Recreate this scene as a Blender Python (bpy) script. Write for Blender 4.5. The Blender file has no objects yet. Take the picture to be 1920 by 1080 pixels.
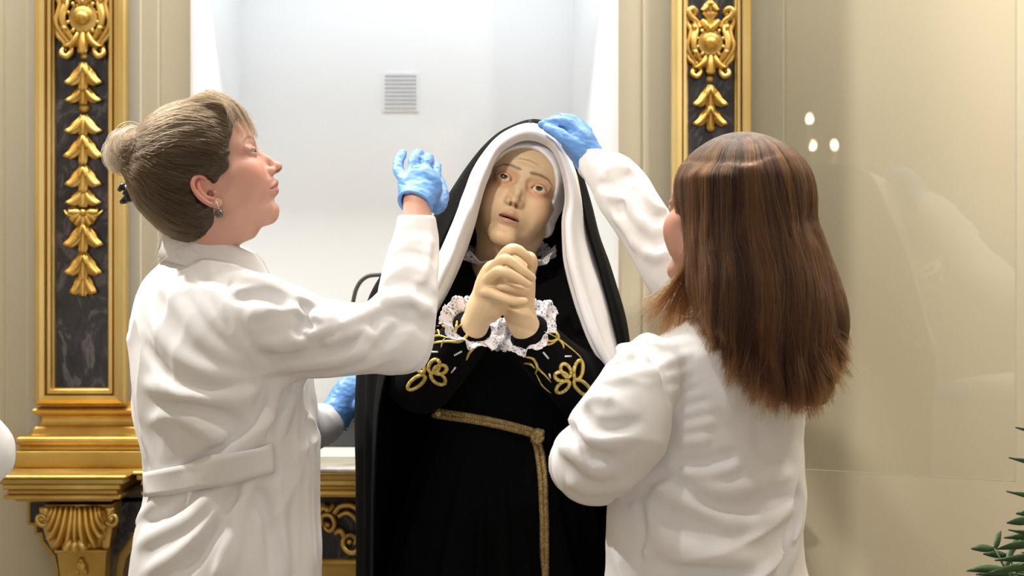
import bpy, math, random
import numpy as np
from mathutils import Matrix, Vector

SC = bpy.context.scene
COL = SC.collection
# ------------------------------------------------------------------ camera, light, exposure
FPX, CXP, CYP, CAMH = 3450.0, 960.0, 540.0, 1.35      # focal length in pixels of a 1920x1080 frame
cam_d = bpy.data.cameras.new('camera'); cam = bpy.data.objects.new('camera', cam_d); COL.objects.link(cam)
cam.location = (0, 0, CAMH); cam.rotation_euler = (math.pi/2, 0, 0)
cam_d.sensor_width = 36; cam_d.lens = 36*FPX/1920; cam_d.clip_start = .05
cam_d.dof.use_dof = True; cam_d.dof.focus_distance = 2.97; cam_d.dof.aperture_fstop = 5.6
SC.camera = cam
SC.view_settings.view_transform = 'Standard'; SC.view_settings.look = 'None'
SC.view_settings.gamma = 1; SC.view_settings.use_curve_mapping = False
SC.view_settings.exposure = 0.0
SC.cycles.max_bounces = 7; SC.cycles.transparent_max_bounces = 12
SC.cycles.caustics_reflective = False; SC.cycles.caustics_refractive = False
world = bpy.data.worlds.new('room_air'); SC.world = world; world.use_nodes = True
world.node_tree.nodes['Background'].inputs[0].default_value = (1.0, .965, .95, 1)
world.node_tree.nodes['Background'].inputs[1].default_value = .85

def area(name, loc, target, sx, sy, power, col):
    d = bpy.data.lights.new(name, 'AREA'); d.shape = 'RECTANGLE'; d.size = sx; d.size_y = sy
    d.energy = power; d.color = col
    o = bpy.data.objects.new(name, d); COL.objects.link(o); o.location = loc
    o.rotation_euler = (Vector(target)-Vector(loc)).to_track_quat('-Z', 'Y').to_euler()
    return o
def spot(name, loc, target, power, col, ang=60, blend=.6, rad=.06):
    d = bpy.data.lights.new(name, 'SPOT'); d.energy = power; d.color = col
    d.spot_size = math.radians(ang); d.spot_blend = blend; d.shadow_soft_size = rad
    o = bpy.data.objects.new(name, d); COL.objects.link(o); o.location = loc
    o.rotation_euler = (Vector(target)-Vector(loc)).to_track_quat('-Z', 'Y').to_euler()
    return o
# ceiling spots over the altar, strip lamps inside the niche, plus added fill lamps for the walls and the camera side
area('niche_lamp', (-.23, 4.09, 2.18), (-.23, 4.16, 1.2), .80, .14, 2.2, (.82, .91, 1.0))
area('wall_fill', (.0, 3.52, 3.2), (.0, 4.0, 1.3), 3.8, .12, 80, (1, .96, .89))  # added fill strip, only there to brighten the back wall
spot('aimed_spot', (.95, 3.2, 3.2), (.72, 4.0, 1.5), 50, (1, .94, .84), 85, 1.0)  # added spot lifting the wall beside the right pilaster
area('overhead_fill', (0, .8, 3.25), (0, .8, 0), 2.6, 2.0, 9, (1, .86, .72))  # added warm fill for surfaces facing the camera, no real panel
spot('aimed_spot', (-1.6, 3.2, 2.95), (-.55, 2.95, 1.15), 200, (1, .98, .96), 40, .6, .03)
spot('aimed_spot', (-.75, 2.35, 3.2), (-.40, 2.82, 1.1), 36, (1, .98, .95), 44, .7, .03)
spot('aimed_spot', (.05, 2.15, 3.2), (.38, 2.58, 1.05), 44, (1, .98, .95), 44, .7, .03)
spot('aimed_spot', (-.25, 3.30, 3.2), (.30, 2.7, 1.3), 90, (1, .98, .94), 50)
spot('aimed_spot', (-.85, 1.2, 2.62), (.02, 3.2, 1.42), 125, (1, .93, .83), 17)
spot('aimed_spot', (1.5, 2.2, 3.0), (1.12, 4.0, .75), 100, (1, .92, .80), 90, 1.0)  # added spot brightening the wall behind the glass pane

# ------------------------------------------------------------------ helpers
def P(px, py, Y):
    """a point given where it is seen and how far it stands"""
    return np.array([(px-CXP)*Y/FPX, Y, CAMH-(py-CYP)*Y/FPX])
def L(px, Y): return px*Y/FPX

def sm(x, e0, e1):
    t = np.clip((x-e0)/(e1-e0), 0, 1); return t*t*(3-2*t)

def catmull(pts, n, closed=False):
    p = np.asarray(pts, float); m = len(p)
    t = np.linspace(0, m if closed else m-1, n, endpoint=not closed)
    i = np.minimum(np.floor(t).astype(int), m-1 if closed else m-2); f = (t-i)[:, None]
    if closed: g = lambda k: p[k % m]
    else:
        q = np.vstack([2*p[0]-p[1], p, 2*p[-1]-p[-2]]); g = lambda k: q[k+1]
    a, b, c, d = g(i-1), g(i), g(i+1), g(i+2)
    return .5*((2*b)+(c-a)*f+(2*a-5*b+4*c-d)*f*f+(3*b-a-3*c+d)*f**3)

def rotm(ax, deg): return np.array(Matrix.Rotation(math.radians(deg), 3, ax))

# value noise --------------------------------------------------------
_rs = np.random.RandomState(7); _tab = _rs.rand(4096).astype(np.float32)
def vnoise(p):
    i = np.floor(p).astype(np.int64); f = p-i; f = f*f*(3-2*f)
    def h(a, b, c): return _tab[(a*73856093 ^ b*19349663 ^ c*83492791) & 4095]
    x, y, z = i[:, 0], i[:, 1], i[:, 2]; fx, fy, fz = f[:, 0], f[:, 1], f[:, 2]
    r = 0
    for dx in (0, 1):
        for dy in (0, 1):
            for dz in (0, 1):
                r = r+h(x+dx, y+dy, z+dz)*(fx if dx else 1-fx)*(fy if dy else 1-fy)*(fz if dz else 1-fz)
    return r*2-1

# implicit modelling -------------------------------------------------
def ell(c, r, R=None):
    c = np.asarray(c, float); r = np.asarray(r, float)*np.ones(3)
    R = np.eye(3) if R is None else np.asarray(R, float)
    ext = np.sqrt(((R*r)**2).sum(1)) + 1e-9
    def fn(x, y, z):
        x, y, z = x-c[0], y-c[1], z-c[2]
        a = (R[0, 0]*x+R[1, 0]*y+R[2, 0]*z); b = (R[0, 1]*x+R[1, 1]*y+R[2, 1]*z); d = (R[0, 2]*x+R[1, 2]*y+R[2, 2]*z)
        k0 = np.sqrt((a/r[0])**2+(b/r[1])**2+(d/r[2])**2)
        k1 = np.sqrt((a/r[0]**2)**2+(b/r[1]**2)**2+(d/r[2]**2)**2)
        return k0*(k0-1)/np.maximum(k1, 1e-9)
    return c-ext, c+ext, fn
def rc(a, b, ra, rb=None, flat=None):
    """round cone; flat=(axis, s) thins it along axis"""
    a = np.asarray(a, float); b = np.asarray(b, float); rb = ra if rb is None else rb
    m = max(ra, rb); ba = b-a; L2 = max(float(ba@ba), 1e-12)
    if flat is not None:
        n = np.asarray(flat[0], float); n = n/np.linalg.norm(n); s = flat[1]
        n = n-ba*(n@ba)/L2; n /= max(np.linalg.norm(n), 1e-9)
    def fn(x, y, z):
        x, y, z = x-a[0], y-a[1], z-a[2]
        t = np.clip((x*ba[0]+y*ba[1]+z*ba[2])/L2, 0, 1)
        x, y, z = x-t*ba[0], y-t*ba[1], z-t*ba[2]
        q = x*x+y*y+z*z
        if flat is not None:
            u = x*n[0]+y*n[1]+z*n[2]; q = q+u*u*(1/(s*s)-1)
        return np.sqrt(q)-(ra+(rb-ra)*t)
    return np.minimum(a, b)-m, np.maximum(a, b)+m, fn
def loft(rows):
    """vertical stack of ellipses: (z, cx, cy, rx, ry, yaw_deg)"""
    rows = sorted(rows); A = np.array(rows, float)
    zs = np.linspace(A[0, 0], A[-1, 0], 80)
    from_cols = []
    for k in range(1, 6):
        # monotone-ish smooth interpolation
        v = np.interp(zs, A[:, 0], A[:, k]); n = 9
        vp = np.pad(v, n//2, mode='edge'); v = np.convolve(vp, np.hanning(n+2)[1:-1]/np.hanning(n+2)[1:-1].sum(), 'valid')
        from_cols.append(v)
    m = max(A[:, 3].max(), A[:, 4].max())
    lo = np.array([A[:, 1].min()-m, A[:, 2].min()-m, A[0, 0]]); hi = np.array([A[:, 1].max()+m, A[:, 2].max()+m, A[-1, 0]])
    def fn(x, y, z):
        cx, cy, rx, ry, yw = [np.interp(z, zs, c) for c in from_cols]
        ca, sa = np.cos(np.radians(yw)), np.sin(np.radians(yw))
        dx, dy = x-cx, y-cy
        u, v = dx*ca+dy*sa, -dx*sa+dy*ca
        k = np.sqrt((u/rx)**2+(v/ry)**2)
        k1 = np.sqrt((u/rx**2)**2+(v/ry**2)**2)
        d = k*(k-1)/np.maximum(k1, 1e-6)
        d = np.where(k < .05, -np.minimum(rx, ry), d)
        return np.maximum(d, np.maximum(A[0, 0]-z, z-A[-1, 0]))
    return lo, hi, fn

class Vol:
    def __init__(s, lo, hi, h):
        s.lo = np.asarray(lo, float); s.h = h
        n = np.ceil((np.asarray(hi, float)-s.lo)/h).astype(int)+1
        s.n = n; s.F = np.full(n, 1.0, np.float32)
        s.ax = [(s.lo[i]+h*np.arange(n[i])).astype(np.float32) for i in range(3)]
    def _sl(s, lo, hi, m):
        a = np.clip(np.floor((np.asarray(lo)-m-s.lo)/s.h).astype(int), 0, s.n)
        b = np.clip(np.ceil((np.asarray(hi)+m-s.lo)/s.h).astype(int)+1, 0, s.n)
        return tuple(slice(int(a[i]), int(b[i])) for i in range(3))
    def _ev(s, prim, m):
        lo, hi, fn = prim; sl = s._sl(lo, hi, m)
        if any(q.stop <= q.start for q in sl): return sl, None
        x = s.ax[0][sl[0]][:, None, None]; y = s.ax[1][sl[1]][None, :, None]; z = s.ax[2][sl[2]][None, None, :]
        return sl, fn(x, y, z).astype(np.float32)
    def add(s, prim, k=.004):
        sl, d = s._ev(prim, k+3*s.h)
        if d is None: return s
        a = s.F[sl]; h = np.maximum(k-np.abs(a-d), 0)/k
        s.F[sl] = np.minimum(a, d)-h*h*k*.25
        return s
    def cut(s, prim, k=.003):
        sl, d = s._ev(prim, k+3*s.h)
        if d is None: return s
        a = s.F[sl]; d = -d; h = np.maximum(k-np.abs(a-d), 0)/k
        s.F[sl] = np.maximum(a, d)+h*h*k*.25
        return s
    def chain(s, pts, rad, k=.004, n=None, kin=None, flat=None):
        """smooth limb through pts with radii rad"""
        pts = np.asarray(pts, float); rad = np.asarray(rad, float)*np.ones(len(pts))
        n = n or 6*(len(pts)-1)+1
        q = catmull(np.hstack([pts, rad[:, None]]), n)
        t = Vol.__new__(Vol); m = rad.max()
        sl = s._sl(pts.min(0)-m, pts.max(0)+m, k+4*s.h+.01)
        t.lo = np.array([s.ax[i][sl[i]][0] for i in range(3)], float); t.h = s.h
        t.n = np.array([q_.stop-q_.start for q_ in sl]); t.F = np.full(t.n, 1.0, np.float32)
        t.ax = [s.ax[i][sl[i]] for i in range(3)]
        for i in range(n-1): t.add(rc(q[i, :3], q[i+1, :3], q[i, 3], q[i+1, 3], flat), kin or .002)
        a = s.F[sl]; d = t.F; h = np.maximum(k-np.abs(a-d), 0)/k
        s.F[sl] = np.minimum(a, d)-h*h*k*.25
        return s
    def disp(s, fn, band=.03):
        """move the skin outward by fn(points) (metres)"""
        I = np.nonzero(np.abs(s.F) < band)
        p = np.stack([s.ax[i][I[i]] for i in range(3)], 1).astype(np.float32)
        s.F[I] -= fn(p).astype(np.float32)
        return s
    def sample(s, p):
        q = (np.asarray(p, float)-s.lo)/s.h; i = np.clip(np.floor(q).astype(int), 0, s.n-2); f = q-i
        r = 0
        for dx in (0, 1):
            for dy in (0, 1):
                for dz in (0, 1):
                    w = (f[..., 0] if dx else 1-f[..., 0])*(f[..., 1] if dy else 1-f[..., 1])*(f[..., 2] if dz else 1-f[..., 2])
                    r = r+w*s.F[i[..., 0]+dx, i[..., 1]+dy, i[..., 2]+dz]
        return r
    def grad(s, p):
        e = s.h; p = np.asarray(p, float)
        g = np.stack([s.sample(p+np.eye(3)[i]*e)-s.sample(p-np.eye(3)[i]*e) for i in range(3)], -1)
        return g/np.maximum(np.linalg.norm(g, axis=-1, keepdims=True), 1e-9)
    def hit(s, px, py, off=0.0, y0=None):
        """where the sight line of (px, py) first meets the skin, in the world"""
        ys = np.arange((y0 or s.lo[1]), s.lo[1]+s.h*(s.n[1]-1), s.h*.5)
        p = np.stack([(px-CXP)*ys/FPX, ys, CAMH-(py-CYP)*ys/FPX], 1)
        ok = np.all((p >= s.lo) & (p <= s.lo+s.h*(s.n-1)), 1)
        f = np.where(ok, s.sample(np.clip(p, s.lo, s.lo+s.h*(s.n-1))), 1)
        k = np.nonzero(f < 0)[0]
        k = k[0] if len(k) else int(np.argmin(f))
        q = p[k]
        return q+s.grad(q[None])[0]*off if off else q
    def snap(s, p, off=0.0, it=6):
        p = np.array(p, float)
        hi = s.lo+s.h*(s.n-1)
        for _ in range(it):
            ok = np.all((p > s.lo+2*s.h) & (p < hi-2*s.h), -1)
            q = np.clip(p, s.lo+2*s.h, hi-2*s.h); d = s.sample(q); g = s.grad(q)
            ok &= np.abs(d) < .2
            p = p-np.where(ok, np.clip(d-off, -.01, .01), 0)[..., None]*g
        return p
    def mesh(s, smooth=2):
        F = s.F; S = F < 0
        c = np.zeros(tuple(s.n-1), np.int8)
        for dx in (0, 1):
            for dy in (0, 1):
                for dz in (0, 1):
                    c += S[dx:dx+s.n[0]-1, dy:dy+s.n[1]-1, dz:dz+s.n[2]-1]
        C = np.argwhere((c > 0) & (c < 8)); idx = np.full(tuple(s.n-1), -1, np.int32)
        idx[tuple(C.T)] = np.arange(len(C))
        acc = np.zeros((len(C), 3)); cnt = np.zeros(len(C))
        cor = [(a, b, d) for a in (0, 1) for b in (0, 1) for d in (0, 1)]
        for i in range(8):
            for j in range(i+1, 8):
                A, B = cor[i], cor[j]
                if sum(abs(A[k]-B[k]) for k in range(3)) != 1: continue
                fa = F[C[:, 0]+A[0], C[:, 1]+A[1], C[:, 2]+A[2]]; fb = F[C[:, 0]+B[0], C[:, 1]+B[1], C[:, 2]+B[2]]
                m = (fa < 0) != (fb < 0)
                t = np.where(m, fa/np.where(fa == fb, 1, fa-fb), 0)
                for k in range(3): acc[:, k] += np.where(m, A[k]+(B[k]-A[k])*t, 0)
                cnt += m
        V = s.lo+(C+acc/cnt[:, None])*s.h
        Q = []
        for ax in range(3):
            sl0 = [slice(None)]*3; sl1 = [slice(None)]*3; sl0[ax] = slice(0, -1); sl1[ax] = slice(1, None)
            a, b = S[tuple(sl0)], S[tuple(sl1)]
            E = np.argwhere(a != b); o1, o2 = [(1, 2), (2, 0), (0, 1)][ax]
            ok = (E[:, o1] > 0) & (E[:, o2] > 0) & (E[:, o1] < s.n[o1]-1) & (E[:, o2] < s.n[o2]-1)
            E = E[ok]; ins = a[tuple(E.T)]
            def g(d1, d2):
                q = E.copy(); q[:, o1] -= d1; q[:, o2] -= d2; return idx[tuple(q.T)]
            q = np.stack([g(1, 1), g(0, 1), g(0, 0), g(1, 0)], 1)
            q[~ins] = q[~ins][:, ::-1]; Q.append(q)
        Q = np.vstack(Q)
        if smooth:
            e = np.vstack([Q[:, [0, 1]], Q[:, [1, 2]], Q[:, [2, 3]], Q[:, [3, 0]]])
            dg = np.bincount(e[:, 0], minlength=len(V))+np.bincount(e[:, 1], minlength=len(V))
            for it in range(smooth):
                n = np.stack([np.bincount(e[:, 0], V[e[:, 1], k], len(V))+np.bincount(e[:, 1], V[e[:, 0], k], len(V)) for k in range(3)], 1)/np.maximum(dg, 1)[:, None]
                V = V+.5*(n-V)
        return V, Q

# ---- folds along polylines on a skin ----
def seg_dist(p, line):
    d2 = np.full(len(p), 9.0, np.float32); tt = np.zeros(len(p), np.float32); n = len(line)-1
    line = np.asarray(line, np.float32)
    for i in range(n):
        a, b = line[i], line[i+1]; ba = b-a
        t = np.clip(((p-a)@ba)/max(float(ba@ba), 1e-9), 0, 1)
        q = p-a-t[:, None]*ba; d = (q*q).sum(1); m = d < d2
        d2[m] = d[m]; tt[m] = (i+t[m])/n
    return np.sqrt(d2), tt
def folds(vol, items, amp=1.0, wid=1.0):
    """items: (pixel polyline, height_mm, width_mm); raised or sunk creases lying on the skin"""
    L3 = []
    for pl, h, w in items:
        q = catmull(pl, 4*(len(pl)-1)+1) if len(pl) > 2 else np.array(pl, float)
        P3 = np.array([vol.hit(a, b) for a, b in q]); br = np.nonzero(np.linalg.norm(np.diff(P3, axis=0), axis=1) > .05)[0]
        run = max(np.split(P3, br+1), key=len)
        if len(run) > 1: L3.append((run, amp*h/1000., max(wid*w, 6.0)/1000.))
    def fn(p):
        o = np.zeros(len(p), np.float32)
        for ln, h, w in L3:
            lo, hi = ln.min(0)-3*w, ln.max(0)+3*w
            m = np.nonzero(np.all((p > lo) & (p < hi), 1))[0]
            if not len(m): continue
            d, t = seg_dist(p[m], ln)
            o[m] += h*np.exp(-(d/w)**2)*np.clip(np.minimum(t, 1-t)*5+.15, 0, 1)
        return o
    return fn

def crumple(p, d, f, amp, sharp=2.2, seed=0.0):
    """ridged creases running along direction d, f per metre across it"""
    d = np.asarray(d, float); d = d/np.linalg.norm(d); a = np.cross(d, (.3, .9, .2)); a /= np.linalg.norm(a); b = np.cross(d, a)
    q = np.stack([p@d*f*.28, p@a*f, p@b*f], 1)+seed
    q = q+.55*np.stack([vnoise(q*.7+9), vnoise(q*.7+31), vnoise(q*.7+57)], 1)
    return amp*((1-np.abs(vnoise(q)))**sharp-.35)
# ---- blender objects ----
def obj(name, V, Fc, mat, parent=None, smooth=True, col=None):
    V = np.asarray(V, np.float32).reshape(-1, 3)
    me = bpy.data.meshes.new(name)
    if isinstance(Fc, np.ndarray):
        n, k = Fc.shape
        me.vertices.add(len(V)); me.vertices.foreach_set('co', V.ravel())
        me.loops.add(n*k); me.loops.foreach_set('vertex_index', Fc.astype(np.int32).ravel())
        me.polygons.add(n); me.polygons.foreach_set('loop_start', np.arange(0, n*k, k, dtype=np.int32))
        me.polygons.foreach_set('loop_total', np.full(n, k, np.int32))
    else: me.from_pydata(V.tolist(), [], [list(map(int, f)) for f in Fc])
    me.update(calc_edges=True); me.validate()
    if smooth: me.polygons.foreach_set('use_smooth', np.ones(len(me.polygons), bool))
    if col is not None:
        at = me.color_attributes.new('tint', 'FLOAT_COLOR', 'POINT')
        c = np.ones((len(V), 4), np.float32); c[:, :3] = col; at.data.foreach_set('color', c.ravel())
    if mat: me.materials.append(mat)
    o = bpy.data.objects.new(name, me); COL.objects.link(o)
    if parent is not None:
        o.parent = parent; o.matrix_parent_inverse = parent_world(parent).inverted()
    return o
def parent_world(o):
    m = o.matrix_basis.copy(); 
    if o.parent is not None: m = parent_world(o.parent) @ o.matrix_parent_inverse @ m
    return m
def tag(o, label=None, cat=None, group=None, kind=None):
    if label: o['label'] = label
    if cat: o['category'] = cat
    if group: o['group'] = group
    if kind: o['kind'] = kind
    return o
def empty(name, loc, label=None, cat=None, group=None, kind=None):
    o = bpy.data.objects.new(name, None); COL.objects.link(o); o.location = loc; o.empty_display_size = .1
    return tag(o, label, cat, group, kind)
class MB:
    """collects small shapes into one mesh"""
    def __init__(s): s.V = []; s.F = []; s.n = 0
    def put(s, V, F):
        V = np.asarray(V, float).reshape(-1, 3); s.V.append(V); s.F += [[i+s.n for i in f] for f in F]; s.n += len(V); return s
    def box(s, lo, hi, bev=0.0):
        x0, y0, z0 = lo; x1, y1, z1 = hi
        if bev <= 0:
            V = [(x0, y0, z0), (x1, y0, z0), (x1, y1, z0), (x0, y1, z0), (x0, y0, z1), (x1, y0, z1), (x1, y1, z1), (x0, y1, z1)]
            return s.put(V, [(0, 3, 2, 1), (4, 5, 6, 7), (0, 1, 5, 4), (1, 2, 6, 5), (2, 3, 7, 6), (3, 0, 4, 7)])
        b = bev; V = []; 
        def ring(z, i): return [(x0+i, y0+b, z), (x0+b, y0+i, z), (x1-b, y0+i, z), (x1-i, y0+b, z), (x1-i, y1-b, z), (x1-b, y1-i, z), (x0+b, y1-i, z), (x0+i, y1-b, z)]
        for z, i in ((z0, b), (z0+b, 0), (z1-b, 0), (z1, b)):
            V += ring(z, i) if i == 0 else [(min(max(x, x0+b), x1-b), min(max(y, y0+b), y1-b), z) for x, y, _ in ring(z, 0)]
        F = [tuple(range(7, -1, -1)), tuple(range(24, 32))]
        for k in range(3):
            for i in range(8): j = (i+1) % 8; F.append((k*8+i, k*8+j, k*8+8+j, k*8+8+i))
        return s.put(V, F)
    def tube(s, pts, rad, seg=8, cap=True, flat=1.0, up=None):
        pts = np.asarray(pts, float); n = len(pts); rad = np.asarray(rad, float)*np.ones(n)
        T = np.gradient(pts, axis=0); T /= np.maximum(np.linalg.norm(T, axis=1, keepdims=True), 1e-9)
        u = np.array(up if up is not None else ((0, 0, 1) if abs(T[0][2]) < .9 else (0, 1, 0)), float)
        V = []; 
        for i in range(n):
            u = u-T[i]*(u@T[i]); u /= max(np.linalg.norm(u), 1e-9); w = np.cross(T[i], u)
            for k in range(seg):
                a = 2*math.pi*k/seg; V.append(pts[i]+rad[i]*(math.cos(a)*w+flat*math.sin(a)*u))
        F = []
        for i in range(n-1):
            for k in range(seg): j = (k+1) % seg; F.append((i*seg+k, i*seg+j, i*seg+seg+j, i*seg+seg+k))
        if cap: F.append(tuple(range(seg-1, -1, -1))); F.append(tuple(range((n-1)*seg, n*seg)))
        return s.put(V, F)
    def lathe(s, prof, M=None, seg=24):
        """profile (r, h) about local z"""
        V = [(r*math.cos(2*math.pi*k/seg), r*math.sin(2*math.pi*k/seg), h) for r, h in prof for k in range(seg)]
        V = np.array(V)
        if M is not None: V = V@np.asarray(M[0]).T+np.asarray(M[1])
        F = [(i*seg+k, i*seg+(k+1) % seg, i*seg+seg+(k+1) % seg, i*seg+seg+k) for i in range(len(prof)-1) for k in range(seg)]
        F.append(tuple(range(seg-1, -1, -1))); F.append(tuple(range((len(prof)-1)*seg, len(prof)*seg)))
        return s.put(V, F)
    def ball(s, c, r, seg=14, rings=9, R=None):
        r = np.ones(3)*r; V = []
        for i in range(1, rings):
            t = math.pi*i/rings
            for k in range(seg): a = 2*math.pi*k/seg; V.append((math.sin(t)*math.cos(a), math.sin(t)*math.sin(a), math.cos(t)))
        V += [(0, 0, 1), (0, 0, -1)]; V = np.array(V)*r
        if R is not None: V = V@np.asarray(R).T
        F = [((i)*seg+k, (i+1)*seg+k, (i+1)*seg+(k+1) % seg, i*seg+(k+1) % seg) for i in range(rings-2) for k in range(seg)]
        t, b = (rings-1)*seg, (rings-1)*seg+1
        F += [(t, k, (k+1) % seg) for k in range(seg)]+[(b, (rings-2)*seg+(k+1) % seg, (rings-2)*seg+k) for k in range(seg)]
        return s.put(V+np.asarray(c), F)
    def sheet(s, G, thick=0.0, closed_u=False):
        """grid of points [i, j] -> surface, with a real thickness when asked"""
        G = np.asarray(G, float); a, b = G.shape[:2]
        def faces(o, flip):
            R = []
            for i in range(a-1):
                for j in range(b if closed_u else b-1):
                    k = (j+1) % b; f = (o+i*b+j, o+i*b+k, o+i*b+b+k, o+i*b+b+j); R.append(f[::-1] if flip else f)
            return R
        if thick == 0: return s.put(G, faces(0, False))
        du = np.gradient(G, axis=0); dv = np.gradient(G, axis=1)
        N = np.cross(dv, du); N /= np.maximum(np.linalg.norm(N, axis=2, keepdims=True), 1e-9)
        V = np.vstack([(G+N*thick/2).reshape(-1, 3), (G-N*thick/2).reshape(-1, 3)]); o = a*b
        F = faces(0, True)+faces(o, False)
        rim = [(0, j) for j in range(b)]+([(i, b-1) for i in range(1, a)]+[(a-1, j) for j in range(b-2, -1, -1)]+[(i, 0) for i in range(a-2, 0, -1)] if not closed_u else [])
        if closed_u:
            for ii in (0, a-1):
                for j in range(b):
                    k = (j+1) % b; p, q = ii*b+j, ii*b+k; f = (p, q, o+q, o+p); F.append(f if ii == 0 else f[::-1])
        else:
            r = [i*b+j for i, j in rim]
            for i in range(len(r)): p, q = r[i], r[(i+1) % len(r)]; F.append((p, q, o+q, o+p))
        return s.put(V, F)
    def out(s, name, mat, parent=None, smooth=True, col=None): return obj(name, np.vstack(s.V), s.F, mat, parent, smooth, col)
def spare(o, name_loc, parent=None, M=None):
    c = o.copy(); COL.objects.link(c)
    return c

# ------------------------------------------------------------------ materials
def mat(name, rgb, rough=.5, metal=0.0, nodes=None, **kw):
    m = bpy.data.materials.new(name); m.use_nodes = True
    b = m.node_tree.nodes['Principled BSDF']
    b.inputs['Base Color'].default_value = (*rgb, 1); b.inputs['Roughness'].default_value = rough; b.inputs['Metallic'].default_value = metal
    for k, v in kw.items():
        b.inputs[k.replace('_', ' ')].default_value = v if not isinstance(v, tuple) or len(v) == 4 or 'Radius' in k.replace('_', ' ') else (*v, 1)
    if nodes: nodes(m.node_tree, b)
    return m
def nn(t, typ, **kw):
    n = t.nodes.new(typ)
    for k, v in kw.items():
        if k in n.inputs: n.inputs[k].default_value = v
        else: setattr(n, k, v)
    return n
def noise_bump(scale, strength, dist=.01, detail=4, co='Object', stretch=None):
    def f(t, b):
        c = nn(t, 'ShaderNodeTexCoord'); n = nn(t, 'ShaderNodeTexNoise', Scale=scale, Detail=detail); bp = nn(t, 'ShaderNodeBump', Strength=strength, Distance=dist)
        src = c.outputs[co]
        if stretch:
            mp = nn(t, 'ShaderNodeMapping'); mp.inputs['Scale'].default_value = stretch; t.links.new(src, mp.inputs[0]); src = mp.outputs[0]
        t.links.new(src, n.inputs['Vector']); t.links.new(n.outputs['Fac'], bp.inputs['Height']); t.links.new(bp.outputs[0], b.inputs['Normal'])
    return f
def vary(c0, c1, scale, detail=4, stretch=None, lo=.35, hi=.65, rough=None, bump=0, co='Object'):
    """colour (and gloss) wandering between two tones"""
    def f(t, b):
        c = nn(t, 'ShaderNodeTexCoord'); n = nn(t, 'ShaderNodeTexNoise', Scale=scale, Detail=detail); r = nn(t, 'ShaderNodeValToRGB')
        src = c.outputs[co]
        if stretch:
            mp = nn(t, 'ShaderNodeMapping'); mp.inputs['Scale'].default_value = stretch; t.links.new(src, mp.inputs[0]); src = mp.outputs[0]
        t.links.new(src, n.inputs['Vector']); t.links.new(n.outputs['Fac'], r.inputs[0]); t.links.new(r.outputs[0], b.inputs['Base Color'])
        e = r.color_ramp.elements; e[0].position = lo; e[1].position = hi; e[0].color = (*c0, 1); e[1].color = (*c1, 1)
        if rough:
            q = nn(t, 'ShaderNodeMapRange'); q.inputs[3].default_value = rough[0]; q.inputs[4].default_value = rough[1]
            t.links.new(n.outputs['Fac'], q.inputs[0]); t.links.new(q.outputs[0], b.inputs['Roughness'])
        if bump:
            bp = nn(t, 'ShaderNodeBump', Strength=bump, Distance=.004); t.links.new(n.outputs['Fac'], bp.inputs['Height']); t.links.new(bp.outputs[0], b.inputs['Normal'])
    return f
def tinted(bump=0, scale=300):
    def f(t, b):
        a = nn(t, 'ShaderNodeVertexColor', layer_name='tint'); t.links.new(a.outputs[0], b.inputs['Base Color'])
        if bump: noise_bump(scale, bump, .001)(t, b)
    return f
M = {}
M['skin'] = mat('skin', (.7, .45, .35), .5, nodes=tinted(.12, 500), Subsurface_Weight=.12, Subsurface_Radius=(1.0, .35, .2), Subsurface_Scale=.01)
M['carved_flesh'] = mat('carved_flesh', (.6, .45, .3), .5, nodes=tinted(.1, 160))
M['eye'] = mat('eye', (.9, .9, .9), .08, nodes=tinted())
M['cotton'] = mat('white_cotton', (.78, .77, .77), .85, nodes=noise_bump(900, .12, .001))
M['veil'] = mat('white_veil', (.80, .78, .78), .8, nodes=noise_bump(700, .1, .001))
M['velvet'] = mat('black_velvet', (.0035, .0034, .004), .9, Sheen_Weight=.01, Sheen_Roughness=.4, nodes=noise_bump(200, .2, .002))
M['velvet'].node_tree.nodes['Principled BSDF'].inputs['Specular IOR Level'].default_value = .08
M['glove'] = mat('blue_nitrile', (.12, .30, .68), .42, nodes=noise_bump(90, .25, .003))
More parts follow.
